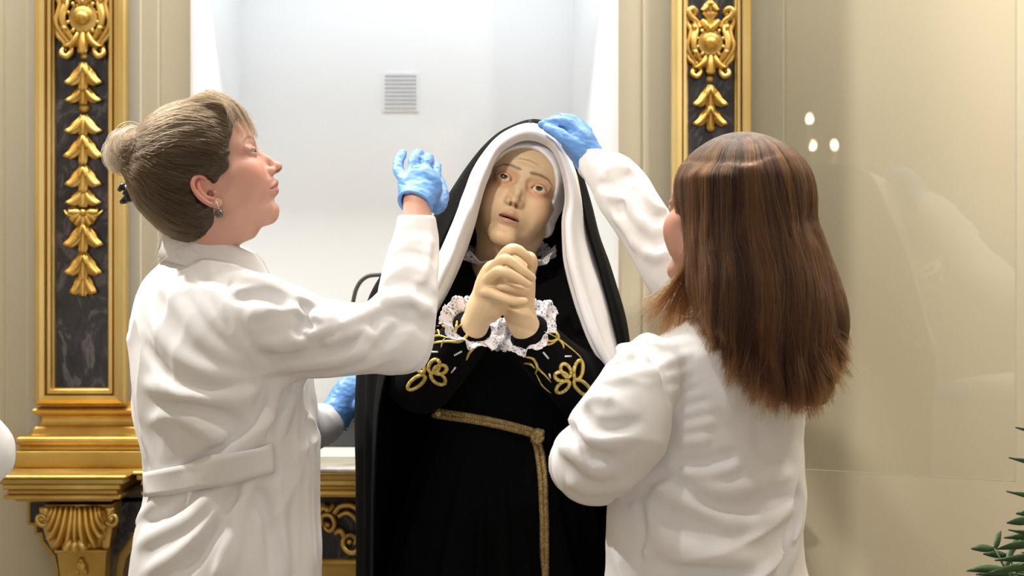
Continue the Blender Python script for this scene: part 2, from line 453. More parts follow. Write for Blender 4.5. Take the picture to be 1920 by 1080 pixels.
# ------------------------------------------------------------------ heads
def build_head(neck, neck_r, h=.0014, mouth=.0, ears=True, nose_s=1.0, brow_knit=0.0, gaunt=0.0, tint=None, lid=1.0, neck_from=(0, -.022, -.06), chin_back=0.0, ear_dz=0.0, mouth_w=1.0, jaw_n=0.0, red_eye=.45, throat=0.0, nose_w=1.0):
    """head in its own space: x to its left... symmetric, y forward, z up, eye line at z=0. returns V,Q,colour"""
    c = .01
    nb = np.array(neck, float)
    lo = np.minimum((-.088, -.115, -.13), nb-neck_r*1.3); hi = np.maximum((.088, .125, .125), nb+neck_r*1.3)
    v = Vol(lo-.004, hi+.004, h)
    A = lambda p, k: v.add(p, k*c)
    A(ell((0, -.8*c, 3.0*c), (7.2*c, 9.4*c, 8.0*c)), .1)                     # skull
    A(ell((0, 2.0*c, -1.8*c), (6.0*c, 6.7*c, 7.6*c)), 1.5)                   # face mass
    A(ell((0, 4.9*c, 3.4*c), (5.5*c, 4.1*c, 4.2*c)), 1.5)                    # forehead
    for s in (-1, 1):
        A(rc((s*4.3*c, .5*c, -6.5*c), (s*1.3*c, 7.2*c, -9.4*c), 1.5*c, 1.35*c), 1.6)   # jaw line
        A(rc((s*5.0*c, -.2*c, -2.0*c), (s*4.3*c, .5*c, -6.5*c), 1.5*c, 1.5*c), 1.6)
        A(ell((s*(3.75-.1*gaunt)*c, 5.6*c, -3.1*c), (2.3*c, 2.5*c, 2.3*c)), 1.5)         # cheek
        A(rc((s*5.4*c, 3.4*c, -1.6*c), (s*3.6*c, 6.7*c, -2.2*c), .9*c, .9*c), 1.4)       # cheekbone
        A(ell((s*3.7*c, 3.9*c, -5.2*c), (2.0*c, 3.3*c, 2.6*c)), 1.8)
        if gaunt: v.cut(ell((s*5.0*c, 6.9*c, -6.3*c), (1.3*c, 1.3*c, 1.8*c)), 2.2*c*gaunt)
        A(rc((s*.7*c, 7.7*c, 1.55*c), (s*4.6*c, 6.0*c, 1.8*c), .9*c, .75*c), 1.2)        # brow ridge
    A(ell((0, 7.45*c, -9.55*c), (1.75*c, 1.6*c, 1.45*c)), 1.3)               # chin
    A(ell((0, 6.9*c, -5.7*c), (2.7*c, 2.2*c, 2.5*c)), 1.6)                   # muzzle
    for s in (-1, 1):
        v.cut(ell((s*3.1*c, 9.3*c, -.05*c), (1.75*c, 1.75*c, 1.15*c), rotm('Z', -s*14)), 1.0*c)   # sockets
        v.cut(ell((s*1.45*c, 9.0*c, .1*c), (.55*c, .8*c, .9*c)), .8*c)
    # nose
    A(rc((0, 7.75*c, .9*c), (0, (9.3+.1*nose_s)*c, -1.9*c), .62*c*nose_w, .62*c*nose_w), .7)
    A(rc((0, 9.3*c, -1.9*c), (0, (9.95+.2*nose_s)*c, -3.45*c), .64*c*nose_w, .76*c*nose_w), .45)
    A(ell((0, (10.0+.2*nose_s)*c, -3.6*c), (.85*c*nose_w, .85*c, .70*c)), .5)
    for s in (-1, 1):
        A(ell((s*1.15*c*nose_w, 8.95*c, -3.75*c), (.68*c, 1.0*c, .68*c), rotm('Z', s*14)), .45)
        A(rc((s*.5*c, 8.6*c, -.9*c), (s*1.0*c*nose_w, 8.3*c, -3.3*c), .45*c, .55*c), .8)
    A(rc((0, 9.0*c, -4.1*c), (0, 9.9*c, -4.0*c), .35*c, .4*c), .4)
    for s in (-1, 1): v.cut(ell((s*.62*c*nose_w, 9.45*c, -4.35*c), (.30*c, .62*c, .36*c), rotm('Z', s*18)), .2*c)
    # philtrum and lips
    v.cut(rc((0, 9.65*c, -4.7*c), (0, 9.75*c, -5.4*c), .18*c, .22*c), .35*c)
    m = mouth*c
    if throat: A(ell((0, 1.9*c, -9.6*c), (3.2*c, 3.6*c*throat, 2.3*c)), 2.6)
    ul = [(-2.35, 7.75, -6.3), (-1.5, 8.55, -6.05), (-.55, 9.05, -5.75), (0, 9.1, -5.88), (.55, 9.05, -5.75), (1.5, 8.55, -6.05), (2.35, 7.75, -6.3)]
    ll = [(-2.2, 7.8, -6.45), (-1.3, 8.5, -6.85), (0, 8.88, -7.0), (1.3, 8.5, -6.85), (2.2, 7.8, -6.45)]
    v.chain(np.array(ul)*c*[mouth_w, 1, 1]+[0, 0, m*.3], np.array([.2, .4, .52, .48, .52, .4, .2])*c, .35*c, n=25)
    v.chain(np.array(ll)*c*[mouth_w, 1, 1]-[0, 0, m*.6], np.array([.2, .5, .62, .5, .2])*c, .35*c, n=25)
    cr = [(-2.45, 8.05, -6.38), (-1.3, 9.0, -6.35), (0, 9.55, -6.4), (1.3, 9.0, -6.35), (2.45, 8.05, -6.38)]
    q = catmull(np.array(cr)*c*[mouth_w, 1, 1], 25)
    for i in range(24): v.cut(rc(q[i], q[i+1], (.10)*c+m*.5*math.sin(math.pi*(i+.2)/24.4)), .12*c)
    if mouth: v.cut(ell((0, 8.6*c, -6.45*c-m*.15), (1.7*c*mouth_w, 1.5*c, .1*c+m*.62)), .15*c)
    v.cut(ell((0, 9.6*c, -8.2*c), (1.7*c, .75*c, .5*c)), .8*c)
    # eyes and lids
    E = [np.array((s*3.12*c, 7.2*c, 0)) for s in (-1, 1)]
    for s, e in zip((-1, 1), E):
        A(ell(e+[0, 0, 0], 1.36*c), .35)
        A(rc(e+[-s*1.35*c, .45*c, .75*c], e+[s*1.35*c, .05*c, .65*c], .42*c, .42*c), .55)       # upper lid fold
        v.cut(rc(e+[-s*1.3*c, 1.15*c, .72*c], e+[0, 1.5*c, .98*c], .07*c), .16*c); v.cut(rc(e+[0, 1.5*c, .98*c], e+[s*1.4*c, .9*c, .66*c], .07*c), .16*c)
    for s, e in zip((-1, 1), E):                        # the opening of the lids: a slim almond
        R_ = 1.95*c; up = .52*c*lid; dn = .44*c
        def alm(x, y, z, e=e, s=s):
            X = (x-e[0])*s; Z = z-e[2]-.04*c*X/c
            ru = (1.5*c)**2/(2*up)+up/2; rd = (1.5*c)**2/(2*dn)+dn/2
            d = np.maximum(np.sqrt(X**2+(Z-up+ru)**2)-ru, np.sqrt(X**2+(Z+dn-rd)**2)-rd)
            d = d+0*y
            return np.maximum(d, e[1]-y+.2*c)
        v.cut((e-[1.8*c, 0, 1.2*c], e+[1.8*c, 2.2*c, 1.2*c], alm), .05*c)
    for k in range(3 if brow_knit else 0):              # drawn brow
        z = (2.3+.75*k)*c
        v.cut(rc((-2.4*c, 9.0*c-.12*k*c, z-.12*c), (0, 9.25*c-.12*k*c, z+.1*c), .12*c), .3*c*brow_knit); v.cut(rc((0, 9.25*c-.12*k*c, z+.1*c), (2.4*c, 9.0*c-.12*k*c, z-.12*c), .12*c), .3*c*brow_knit)
    # ears
    if ears:
        for s in (-1, 1):
            Rz = rotm('Z', s*22)@rotm('X', 14)
            o = np.array((s*7.0*c, -1.7*c, (-1.6+ear_dz)*c)); T = lambda q, o=o, Rz=Rz, s=s: o+Rz@(np.array((s*q[0], q[1], q[2]))*c)
            v.add(ell(T((.15, 0, .3)), (.42*c, 1.55*c, 2.5*c), Rz), .4*c)
            v.cut(ell(T((.75, .25, .35)), (.55*c, .95*c, 1.75*c), Rz), .25*c)
            hel = [(.2, 1.3, .6), (.55, 1.35, 1.9), (.75, .4, 2.85), (.85, -.9, 2.4), (.85, -1.45, 1.0), (.75, -1.25, -.6), (.5, -.6, -1.9), (.3, .35, -2.5)]
            v.chain([T(q_) for q_ in hel], np.array([.2, .26, .3, .32, .3, .3, .34, .5])*c, .12*c, n=29)
            an = [(.55, .2, 2.0), (.7, -.55, 1.1), (.7, -.65, -.3), (.55, .1, -1.25)]
            v.chain([T(q_) for q_ in an], np.array([.2, .3, .3, .25])*c, .2*c, n=16)
            v.add(rc(T((.25, 1.25, -.7)), T((.6, .9, -.75)), .38*c, .28*c), .25*c)
            v.cut(ell(T((.2, .55, -.55)), (.55*c, .5*c, .6*c)), .25*c)
            v.add(ell(T((.35, .75, -2.3)), (.32*c, .55*c, .62*c), Rz), .35*c)
    # neck
    a = np.array(neck_from)
    v.chain([a, (a*.45+nb*.55)+np.array((0, -.002, 0)), nb], [neck_r*1.02, neck_r*.95, neck_r*1.2], 2.2*c, n=10, kin=.01)
    V, Q = v.mesh(2)
    x, y, z = V[:, 0]/c, V[:, 1]/c, V[:, 2]/c; ax = np.abs(x)
    if chin_back: V[:, 1] -= chin_back*c*np.clip((-5.0-z)/4.6, 0, 1.15)*sm(y, 1.0, 6.5)
    if jaw_n: V[:, 0] *= 1-jaw_n*sm(-z, 3, 9)*sm(y, -2, 3)*sm(z, -13, -11)
    T0 = dict(base=(.62, .36, .26), lip=(.50, .17, .15), blush=(.66, .27, .2), brow=(.16, .10, .07), lidc=(.55, .30, .24), shade=0)
    T0.update(tint or {})
    C = np.ones((len(V), 1))*np.array(T0['base'])
    def mix(w, k): 
        nonlocal C
        w = np.clip(w, 0, 1)[:, None]; C = C*(1-w)+np.array(T0[k])*w
    front = y > 4
    mix(.6*np.exp(-((ax-4.4)/2.0)**2-((z+3.2)/1.8)**2)*front, 'blush')
    mix(.45*np.exp(-((ax)/1.2)**2-((z+3.6)/.9)**2)*(y > 8.5), 'blush')
    mix(.4*np.exp(-((ax)/1.3)**2-((z+9.8)/1.0)**2)*front, 'blush')
    mix(.6*sm(ax, 6.9, 7.4)*np.exp(-((y+1.4)/2.2)**4-((z+1.6)/3.0)**4), 'blush')
    hw = 2.4
    hw = 2.4*mouth_w; ax_ = ax; ax = ax/mouth_w
    up = np.interp(ax, [0, .55, 1.5, 2.4], [-5.62, -5.42, -5.82, -6.35]); dn = np.interp(ax, [0, 1.3, 2.4], [-7.45, -7.25, -6.45])-mouth*.55
    inl = sm(z, dn-.12, dn+.15)*sm(-z, -up-.12, -up+.1)*(ax < 2.4)*(y > 7)
    ax = ax_; mix(inl*.85, 'lip')
    by = np.interp(ax, [.9, 2.6, 4.0, 5.0], [1.75-.0+.5*brow_knit, 2.25, 2.3-.25*brow_knit, 1.75-.5*brow_knit]); bw = np.interp(ax, [.7, 1.2, 3, 5], [.1, .32, .26, .08])
    mix(.85*np.exp(-((z-by)/np.maximum(bw, .05))**2)*(ax > .7)*(ax < 5.1)*front, 'brow')
    er = np.sqrt((ax-3.12)**2+(z/.75)**2)
    mix(red_eye*np.exp(-((er-1.55)/.75)**2)*front, 'lidc')
    em = np.exp(-((er-1.22)/.18)**2)*(z > .15)*(y > 7.6); mix(.6*em, 'brow')
    mix(.9*np.exp(-(((ax-.62*nose_w)/.26)**2+((z+4.22)/.24)**2)**2)*(y > 8.8), 'nost' if 'nost' in T0 else 'brow')
    if mouth: mix(1.0*(np.exp(-((z+6.45)/(.16+mouth*.28))**2*1.2)*(ax < 1.8)*(y < 8.75)*(y > 6.5)), 'in_mouth' if 'in_mouth' in T0 else 'brow')
    return V, Q, C, E
def eyeball(e, r, gaze, iris=(.09, .045, .02), white=(.75, .70, .64)):
    """unit-accurate ball with painted iris; gaze = (right deg, up deg) in head space"""
    b = MB(); b.ball((0, 0, 0), 1, 40, 30, rotm('X', -90)); V = np.vstack(b.V)
    f = V[:, 1]; C = np.ones((len(V), 1))*np.array(white); a = np.degrees(np.arccos(np.clip(f, -1, 1)))
    w = sm(-a, -30, -26)[:, None]; C = C*(1-w)+np.array(iris)*w
    w = sm(-a, -13, -10)[:, None]; C = C*(1-w)+np.array((.004, .004, .004))*w
    w = (sm(a, 24, 29)*sm(-a, -34, -29))[:, None]; C = C*(1-.6*w)
    V = V*(1+.06*sm(-a, -34, -10))[:, None]*r
    V = V@(rotm('Z', -gaze[0])@rotm('X', gaze[1])).T
    return V+e, b.F, C
def place_head(R, pivot_local, pivot_world, s):
    """rotation, and the world place of one point of the head"""
    R = np.asarray(R); t = np.asarray(pivot_world)-s*R@np.asarray(pivot_local)
    return lambda V: s*np.asarray(V)@R.T+t
# ------------------------------------------------------------------ hair, strand by strand
def hair_mat(name):
    m = bpy.data.materials.new(name); m.use_nodes = True; t = m.node_tree; t.nodes.clear()
    out = nn(t, 'ShaderNodeOutputMaterial'); b = nn(t, 'ShaderNodeBsdfHairPrincipled'); b.model = 'CHIANG'; b.parametrization = 'COLOR'
    a = nn(t, 'ShaderNodeAttribute', attribute_name='tint'); t.links.new(a.outputs['Color'], b.inputs['Color'])
    b.inputs['Roughness'].default_value = .42; b.inputs['Radial Roughness'].default_value = .45; b.inputs['Coat'].default_value = .0; b.inputs['IOR'].default_value = 1.4; b.inputs['Random Roughness'].default_value = .3
    t.links.new(b.outputs[0], out.inputs[0]); return m
M['hair'] = hair_mat('hair_strands')
def strands(name, paths, rad, cols, parent, mt=None, tip=.35):
    """paths: array [n, k, 3] in the world"""
    paths = np.asarray(paths, np.float32); n, k = paths.shape[:2]
    d = bpy.data.hair_curves.new(name); d.add_curves([k]*n)
    d.position_data.foreach_set('vector', paths.reshape(-1))
    r = (np.ones((n, 1))*np.asarray(rad).reshape(-1, 1))*np.interp(np.linspace(0, 1, k), [0, .75, 1], [1, .9, tip])[None]
    at = d.attributes.get('radius') or d.attributes.new('radius', 'FLOAT', 'POINT'); at.data.foreach_set('value', r.astype(np.float32).ravel())
    c = np.ones((n, k, 4), np.float32); c[:, :, :3] = np.asarray(cols)[:, None, :] if np.asarray(cols).ndim == 2 else cols
    at = d.attributes.new('tint', 'FLOAT_COLOR', 'POINT'); at.data.foreach_set('color', c.ravel())
    d.materials.append(mt or M['hair'])
    o = bpy.data.objects.new(name, d); COL.objects.link(o); o['kind'] = 'stuff'
    if parent is not None: o.parent = parent; o.matrix_parent_inverse = parent_world(parent).inverted()
    return o
def slerp_paths(a, b, k, rad0, rad1, ctr, axes, wob=.0, rs=None, bulge=0):
    """arcs over an ellipsoidal head from a to b ([n,3] points), k points each"""
    A = (a-ctr)/axes; B = (b-ctr)/axes
    la, lb = np.linalg.norm(A, axis=1), np.linalg.norm(B, axis=1); A = A/la[:, None]; B = B/lb[:, None]
    w = np.arccos(np.clip((A*B).sum(1), -.999, .9999))[:, None]; t = np.linspace(0, 1, k)[None, :]
    s = (np.sin((1-t)*w)/np.sin(w))[:, :, None]*A[:, None]+(np.sin(t*w)/np.sin(w))[:, :, None]*B[:, None]
    r = la[:, None]*(1-t)+lb[:, None]*t+bulge*np.sin(math.pi*t)
    p = s*r[:, :, None]*axes+ctr
    if wob and rs is not None:
        f = rs.uniform(1, 3, (len(a), 1)); ph = rs.uniform(0, 6.28, (len(a), 3))
        p = p+wob*np.stack([np.sin(t*f*6.28+ph[:, i:i+1]) for i in range(3)], -1)*np.sin(math.pi*np.clip(t*1.2, 0, 1))[:, :, None]
    return p
# ------------------------------------------------------------------ the room
YW = 4.0
def gold(name, rough=.34, c0=(.60, .38, .09), c1=(.90, .64, .22), scale=7, stretch=None):
    return mat(name, c1, rough, .92, nodes=vary(c0, c1, scale, 6, stretch=stretch, rough=(rough-.08, rough+.22), bump=.12))
M['gilt'] = gold('gilding'); M['gilt_pale'] = gold('worn_gilding', .34, (.70, .48, .15), (.92, .72, .34), 5, (1, 1, .4)); M['gilt_dark'] = gold('brown_gilding', .4, (.46, .29, .07), (.64, .44, .13), 4)
def wallpaint(name, a, b_, rough=.55): return mat(name, a, rough, nodes=vary(a, b_, 1.3, 3, bump=.04))
M['wall'] = wallpaint('cream_paint', (.58, .52, .385), (.62, .56, .42), .45)
M['wall_pale'] = wallpaint('pale_cream_paint', (.63, .575, .45), (.67, .61, .49))
M['white'] = mat('white_lacquer', (.86, .87, .88), .5)
M['floor'] = mat('stone_floor', (.35, .29, .22), .35, nodes=vary((.30, .24, .18), (.42, .36, .28), 4))
def marble():
    def f(t, b):
        c = nn(t, 'ShaderNodeTexCoord'); n = nn(t, 'ShaderNodeTexNoise', Scale=15, Detail=10, Distortion=2.6); n.inputs['Roughness'].default_value = .65
        mp = nn(t, 'ShaderNodeMapping'); mp.inputs['Scale'].default_value = (1, 1, .55); mp.inputs['Rotation'].default_value = (0, .6, 0)
        t.links.new(c.outputs['Object'], mp.inputs[0]); t.links.new(mp.outputs[0], n.inputs['Vector'])
        r = nn(t, 'ShaderNodeValToRGB'); e = r.color_ramp.elements
        e[0].position = .36; e[0].color = (.014, .012, .013, 1); e[1].position = .80; e[1].color = (.40, .36, .36, 1)
        k = e.new(.52); k.color = (.042, .037, .039, 1); k = e.new(.60); k.color = (.17, .15, .15, 1); k = e.new(.63); k.color = (.05, .045, .043, 1)
        t.links.new(n.outputs['Fac'], r.inputs[0]); t.links.new(r.outputs[0], b.inputs['Base Color'])
    return mat('dark_marble', (.03, .03, .03), .28, nodes=f)
M['marble'] = marble()
M['grey_marble'] = mat('grey_marble', (.4, .38, .35), .35, nodes=vary((.24, .22, .20), (.55, .52, .48), 22))
M['dark_plinth'] = mat('charcoal_paint', (.055, .058, .066), .5)
def struct(name, mb, m, smooth=False, parent=None):
    o = mb.out(name, m, parent, smooth)
    if parent is None: o['kind'] = 'structure'
    return o
X = lambda px, Y=YW: (px-CXP)*Y/FPX
Z = lambda py, Y=YW: CAMH-(py-CYP)*Y/FPX
RZ = 3.3
NX0, NX1 = X(363), X(1158)
NZ0 = Z(846, 3.98)                       # sill of the niche
struct('floor', MB().box((-2.4, -1.2, -.1), (2.3, 5.0, 0)), M['floor'])
struct('ceiling', MB().box((-2.4, -1.2, RZ), (2.3, 5.0, RZ+.1)), mat('ceiling_paint', (.75, .70, .60), .8))
struct('wall_left', MB().box((-2.4, -1.2, 0), (-2.3, YW+.1, RZ)), M['wall'])
struct('wall_right', MB().box((2.2, -1.2, 0), (2.3, YW+.1, RZ)), M['wall'])
wb = MB(); wb.box((-2.3, YW, 0), (NX0, YW+.1, RZ)); wb.box((NX1, YW, 0), (2.2, YW+.1, RZ)); wb.box((NX0, YW, 0), (NX1, YW+.1, NZ0-.03)); wb.box((NX0, YW, 2.2), (NX1, YW+.1, RZ))
struct('wall_back', wb, M['wall'])
struct('trim_1', MB().box((X(12), YW-.012, Z(890)), (X(300), YW, RZ), .003), M['wall'])
struct('trim_2', MB().box((X(46, 3.96), YW-.024, Z(890)), (X(262, 3.96), YW-.012, RZ), .003), M['wall_pale'])
struct('trim_3', MB().box((X(1205), YW-.012, 0), (X(1470), YW, RZ), .004), M['wall'])
# niche: splayed white sides, back, vault
YN = 4.36; bx0, bx1 = X(447, YN), X(1078, YN)
nb = MB(); zt = 2.2
def quad(mb, a, b_, c, d, t=.012):
    G = np.array([[a, b_], [d, c]]); mb.sheet(G, t)
quad(nb, (NX0, YW, NZ0), (bx0, YN, NZ0), (bx0, YN, zt), (NX0, YW, zt)); quad(nb, (bx1, YN, NZ0), (NX1, YW, NZ0), (NX1, YW, zt), (bx1, YN, zt))
quad(nb, (bx0, YN, NZ0), (bx1, YN, NZ0), (bx1, YN, zt), (bx0, YN, zt)); quad(nb, (NX0, YW, zt), (bx0, YN, zt), (bx1, YN, zt), (NX1, YW, zt))
struct('wall_niche', nb, M['white'])
struct('trim_4', MB().box((NX0-.004, YW-.022, NZ0), (NX0+.006, YW+.02, zt), .002).box((NX1-.010, YW-.022, NZ0), (NX1+.001, YW+.02, zt), .002), M['white'])
struct('trim_5', MB().box((NX0, YW-.10, NZ0-.028), (NX1, YN+.02, NZ0), .004).box((NX0, YW-.115, NZ0-.040), (NX1, YW-.04, NZ0-.028), .003), mat('cream_lacquer', (.78, .76, .68), .4))
pl = empty('display_plinth', (X(830, 4.15), 4.15, NZ0), 'low charcoal plinth standing in the white niche behind the robed figure', 'plinth')
py1 = Z(782, 4.1)
MB().box((X(560, 4.1), 4.08, NZ0), (X(1020, 4.1), 4.32, py1-.006), .004).out('body', M['dark_plinth'], pl, False)
MB().box((X(555, 4.1), 4.075, py1-.006), (X(1025, 4.1), 4.325, py1), .002).out('top', M['dark_plinth'], pl, False)
MB().box((X(648, 4.08), 4.062, Z(783, 4.08)), (X(690, 4.08), 4.078, Z(775, 4.08)), .002).out('white_clip', M['white'], pl, False)
# small grille in the niche back
gv = empty('air_vent', (X(752, YN), YN, Z(173, YN)), 'small white square ventilation grille on the niche back wall', 'vent')
gx0, gx1, gz0, gz1 = X(722, YN), X(781, YN), Z(206, YN), Z(140, YN)
fr = MB(); 
for a, b_ in (((gx0-.005, YN-.010, gz0-.005), (gx1+.005, YN-.006, gz0)), ((gx0-.005, YN-.010, gz1), (gx1+.005, YN-.006, gz1+.005)), ((gx0-.005, YN-.010, gz0), (gx0, YN-.006, gz1)), ((gx1, YN-.010, gz0), (gx1+.005, YN-.006, gz1))): fr.box(a, b_)
fr.out('frame', M['white'], gv, False)
MB().box((gx0, YN-.0075, gz0), (gx1, YN-.0065, gz1)).out('recess', mat('vent_grey', (.74, .74, .76), .7), gv, False)
for k in range(9):
    z0 = gz0+(gz1-gz0)*(k+.2)/9; z1 = gz0+(gz1-gz0)*(k+.78)/9
    MB().sheet(np.array([[(gx0, YN-.010, z0), (gx1, YN-.010, z0)], [(gx0, YN-.016, z1), (gx1, YN-.016, z1)]])[::-1], .0012).out('slat', M['white'], gv, False)

# ---- gilded pilasters
def leaf(mb, base, length, width, tilt, side=0.0, ribs=5, curl=.35, depth=.010):
    """carved leaf hanging from base: length down, width, leaning sideways by tilt degrees, tip curling outward"""
    n, m = 9, 9; G = np.zeros((n, m, 3)); ca, sa = math.cos(math.radians(tilt)), math.sin(math.radians(tilt))
    for i in range(n):
        t = i/(n-1); w = width*.5*(math.sin(math.pi*(t*.74+.10))**.8); bend = math.radians(side)*t*t
        cx = length*t*math.sin(bend*.6); cz = -length*t*math.cos(bend*.5)
        for j in range(m):
            s = j/(m-1)*2-1; rib = .0028*math.cos(s*math.pi*ribs/2)*(1-.3*t)
            y = -(depth*(1-s*s)*(.5+.8*math.sin(math.pi*t))+curl*length*t**3*.55+rib+.003)
            x = cx+w*s*(1+.10*math.cos(t*14)*abs(s)); z = cz-.12*w*abs(s)*math.sin(math.pi*t)
            G[i, j] = (x*ca-z*sa*1.0, y, x*sa+z*ca)
    mb.sheet(G+np.asarray(base), .0035)
def garland(root, Tp, spec, mt):
    """Tp maps (dx_px, py) on the panel to a point"""
    for kind, py, L_, W_ in spec:
        m = MB(); u = L(1, YW)
        if kind == 'bead': m.ball(Tp(0, py), (W_*u/2, W_*u*.4, W_*u/2), 16, 10); nm = 'bead'
        elif kind == 'calyx':
            for tl, sd in ((-20, -26), (20, 26), (0, 0)): leaf(m, Tp(0, py), L_*u*(1 if tl else 1.08), W_*u*(.42 if tl else .34), tl, sd)
            leaf(m, Tp(0, py-1)+[0, -.004, 0], L_*u*.55, W_*u*.26, -10, -20); leaf(m, Tp(0, py-1)+[0, -.004, 0], L_*u*.55, W_*u*.26, 10, 20)
            m.ball(Tp(0, py+2)+[0, -.006, 0], (W_*u*.17, .010, 5*u), 12, 8); nm = 'leaf_cluster'
        elif kind == 'pair':
            for tl, sd in ((-22, -34), (22, 34)): leaf(m, Tp(0, py), L_*u, W_*u*.42, tl, sd)
            leaf(m, Tp(0, py), L_*u*.9, W_*u*.36, 0, 0); nm = 'leaf_pair'
        elif kind == 'flower':
            for k in range(7): leaf(m, Tp(0, py), L_*u*.55, W_*u*.36, -90+k*30+0, 0, 3, .5)
            for k in (-55, 55): leaf(m, Tp(0, py), L_*u*.62, W_*u*.4, k+180*(0), k, 3, .4)
            m.ball(Tp(0, py)+[0, -.016, 0], (6*u, 7*u, 6*u), 12, 8); nm = 'flower'
        elif kind == 'tip':
            for tl, sd in ((-16, -14), (16, 14), (0, 0)): leaf(m, Tp(0, py), L_*u, W_*u*.6, tl, sd)
            nm = 'leaf_tip'
        m.out(nm, mt, root)
def rosette(root, Tp, py, s, mt):
    u = L(1, YW)*s; c = Tp(0, py)
    RX = (rotm('X', 90), c)
    MB().lathe([(26*u, 0), (27*u, .010), (24*u, .016), (21*u, .012), (19*u, .020), (15*u, .018), (14*u, .024), (10*u, .034), (5*u, .040), (.5*u, .041)], RX, 30).out('boss', mt, root)
    m = MB()
    for k in range(10):
        a = math.radians(36*k+18); m.tube([c+np.array([math.cos(a)*r*u, -.012-.006*math.sin(r*.3), math.sin(a)*r*u]) for r in (24, 29, 33)], [3.2*u, 4.4*u, 2.4*u], 8)
    m.out('bead_ring', mt, root)
    def stroke(pts, w0, w1, dep, sx):
        q = catmull(pts, 8*len(pts)); t = np.linspace(0, 1, len(q)); m = MB()
        m.tube(np.stack([c[0]+sx*q[:, 0]*u, c[1]-.006-dep*np.sin(math.pi*np.clip(t, .1, .9)), c[2]-q[:, 1]*u], 1), (w0+(w1-w0)*t)*u, 8); return m
    for sx in (-1, 1):
        for pts, w0, w1, dep in (([(20, -30), (30, -44), (40, -52), (44, -62), (36, -68), (29, -62), (33, -55)], 6.5, 4.5, .016), ([(44, -56), (46, -40), (39, -24), (42, -8), (46, 6), (42, 20), (32, 34), (24, 46)], 6, 4.5, .012),
                                 ([(24, 46), (20, 58), (27, 68), (36, 64), (35, 56), (29, 56)], 5.5, 4.5, .014), ([(33, -40), (29, -24), (34, -6), (33, 12), (25, 28), (14, 42)], 7, 5, .018), ([(46, 8), (44, 30), (33, 44), (36, 52)], 5, 3.5, .008), ([(38, -34), (31, -30), (34, -20)], 4.5, 4, .02), ([(38, 16), (30, 20), (32, 30)], 4.5, 4, .02)):
            stroke(pts, w0, w1, dep, sx).out('scroll', mt, root)
        m = MB(); leaf(m, c+np.array([sx*8*u, -.006, -24*u]), 34*u, 20*u, sx*16, sx*40, 3, .25); m.out('petal', mt, root)
        m = MB(); leaf(m, c+np.array([sx*4*u, -.006, 20*u]), -28*u, 18*u, -sx*14, -sx*20, 3, -.2); m.out('petal', mt, root)
    m = MB(); leaf(m, c+np.array([0, -.010, -24*u]), 40*u, 20*u, 0, 0, 3); m.out('petal', mt, root)
    MB().lathe([(7*u, 24*u), (9*u, 34*u), (6*u, 42*u), (11*u, 52*u), (17*u, 58*u), (15*u, 62*u), (4*u, 64*u)], (np.array([[1, 0, 0], [0, .55, 0], [0, 0, 1]]), c+[0, -.008, 0]), 20).out('cup', mt, root)
def bar_profile(mb, x0, x1, z0, z1, y_out, steps, vertical=True):
    pass
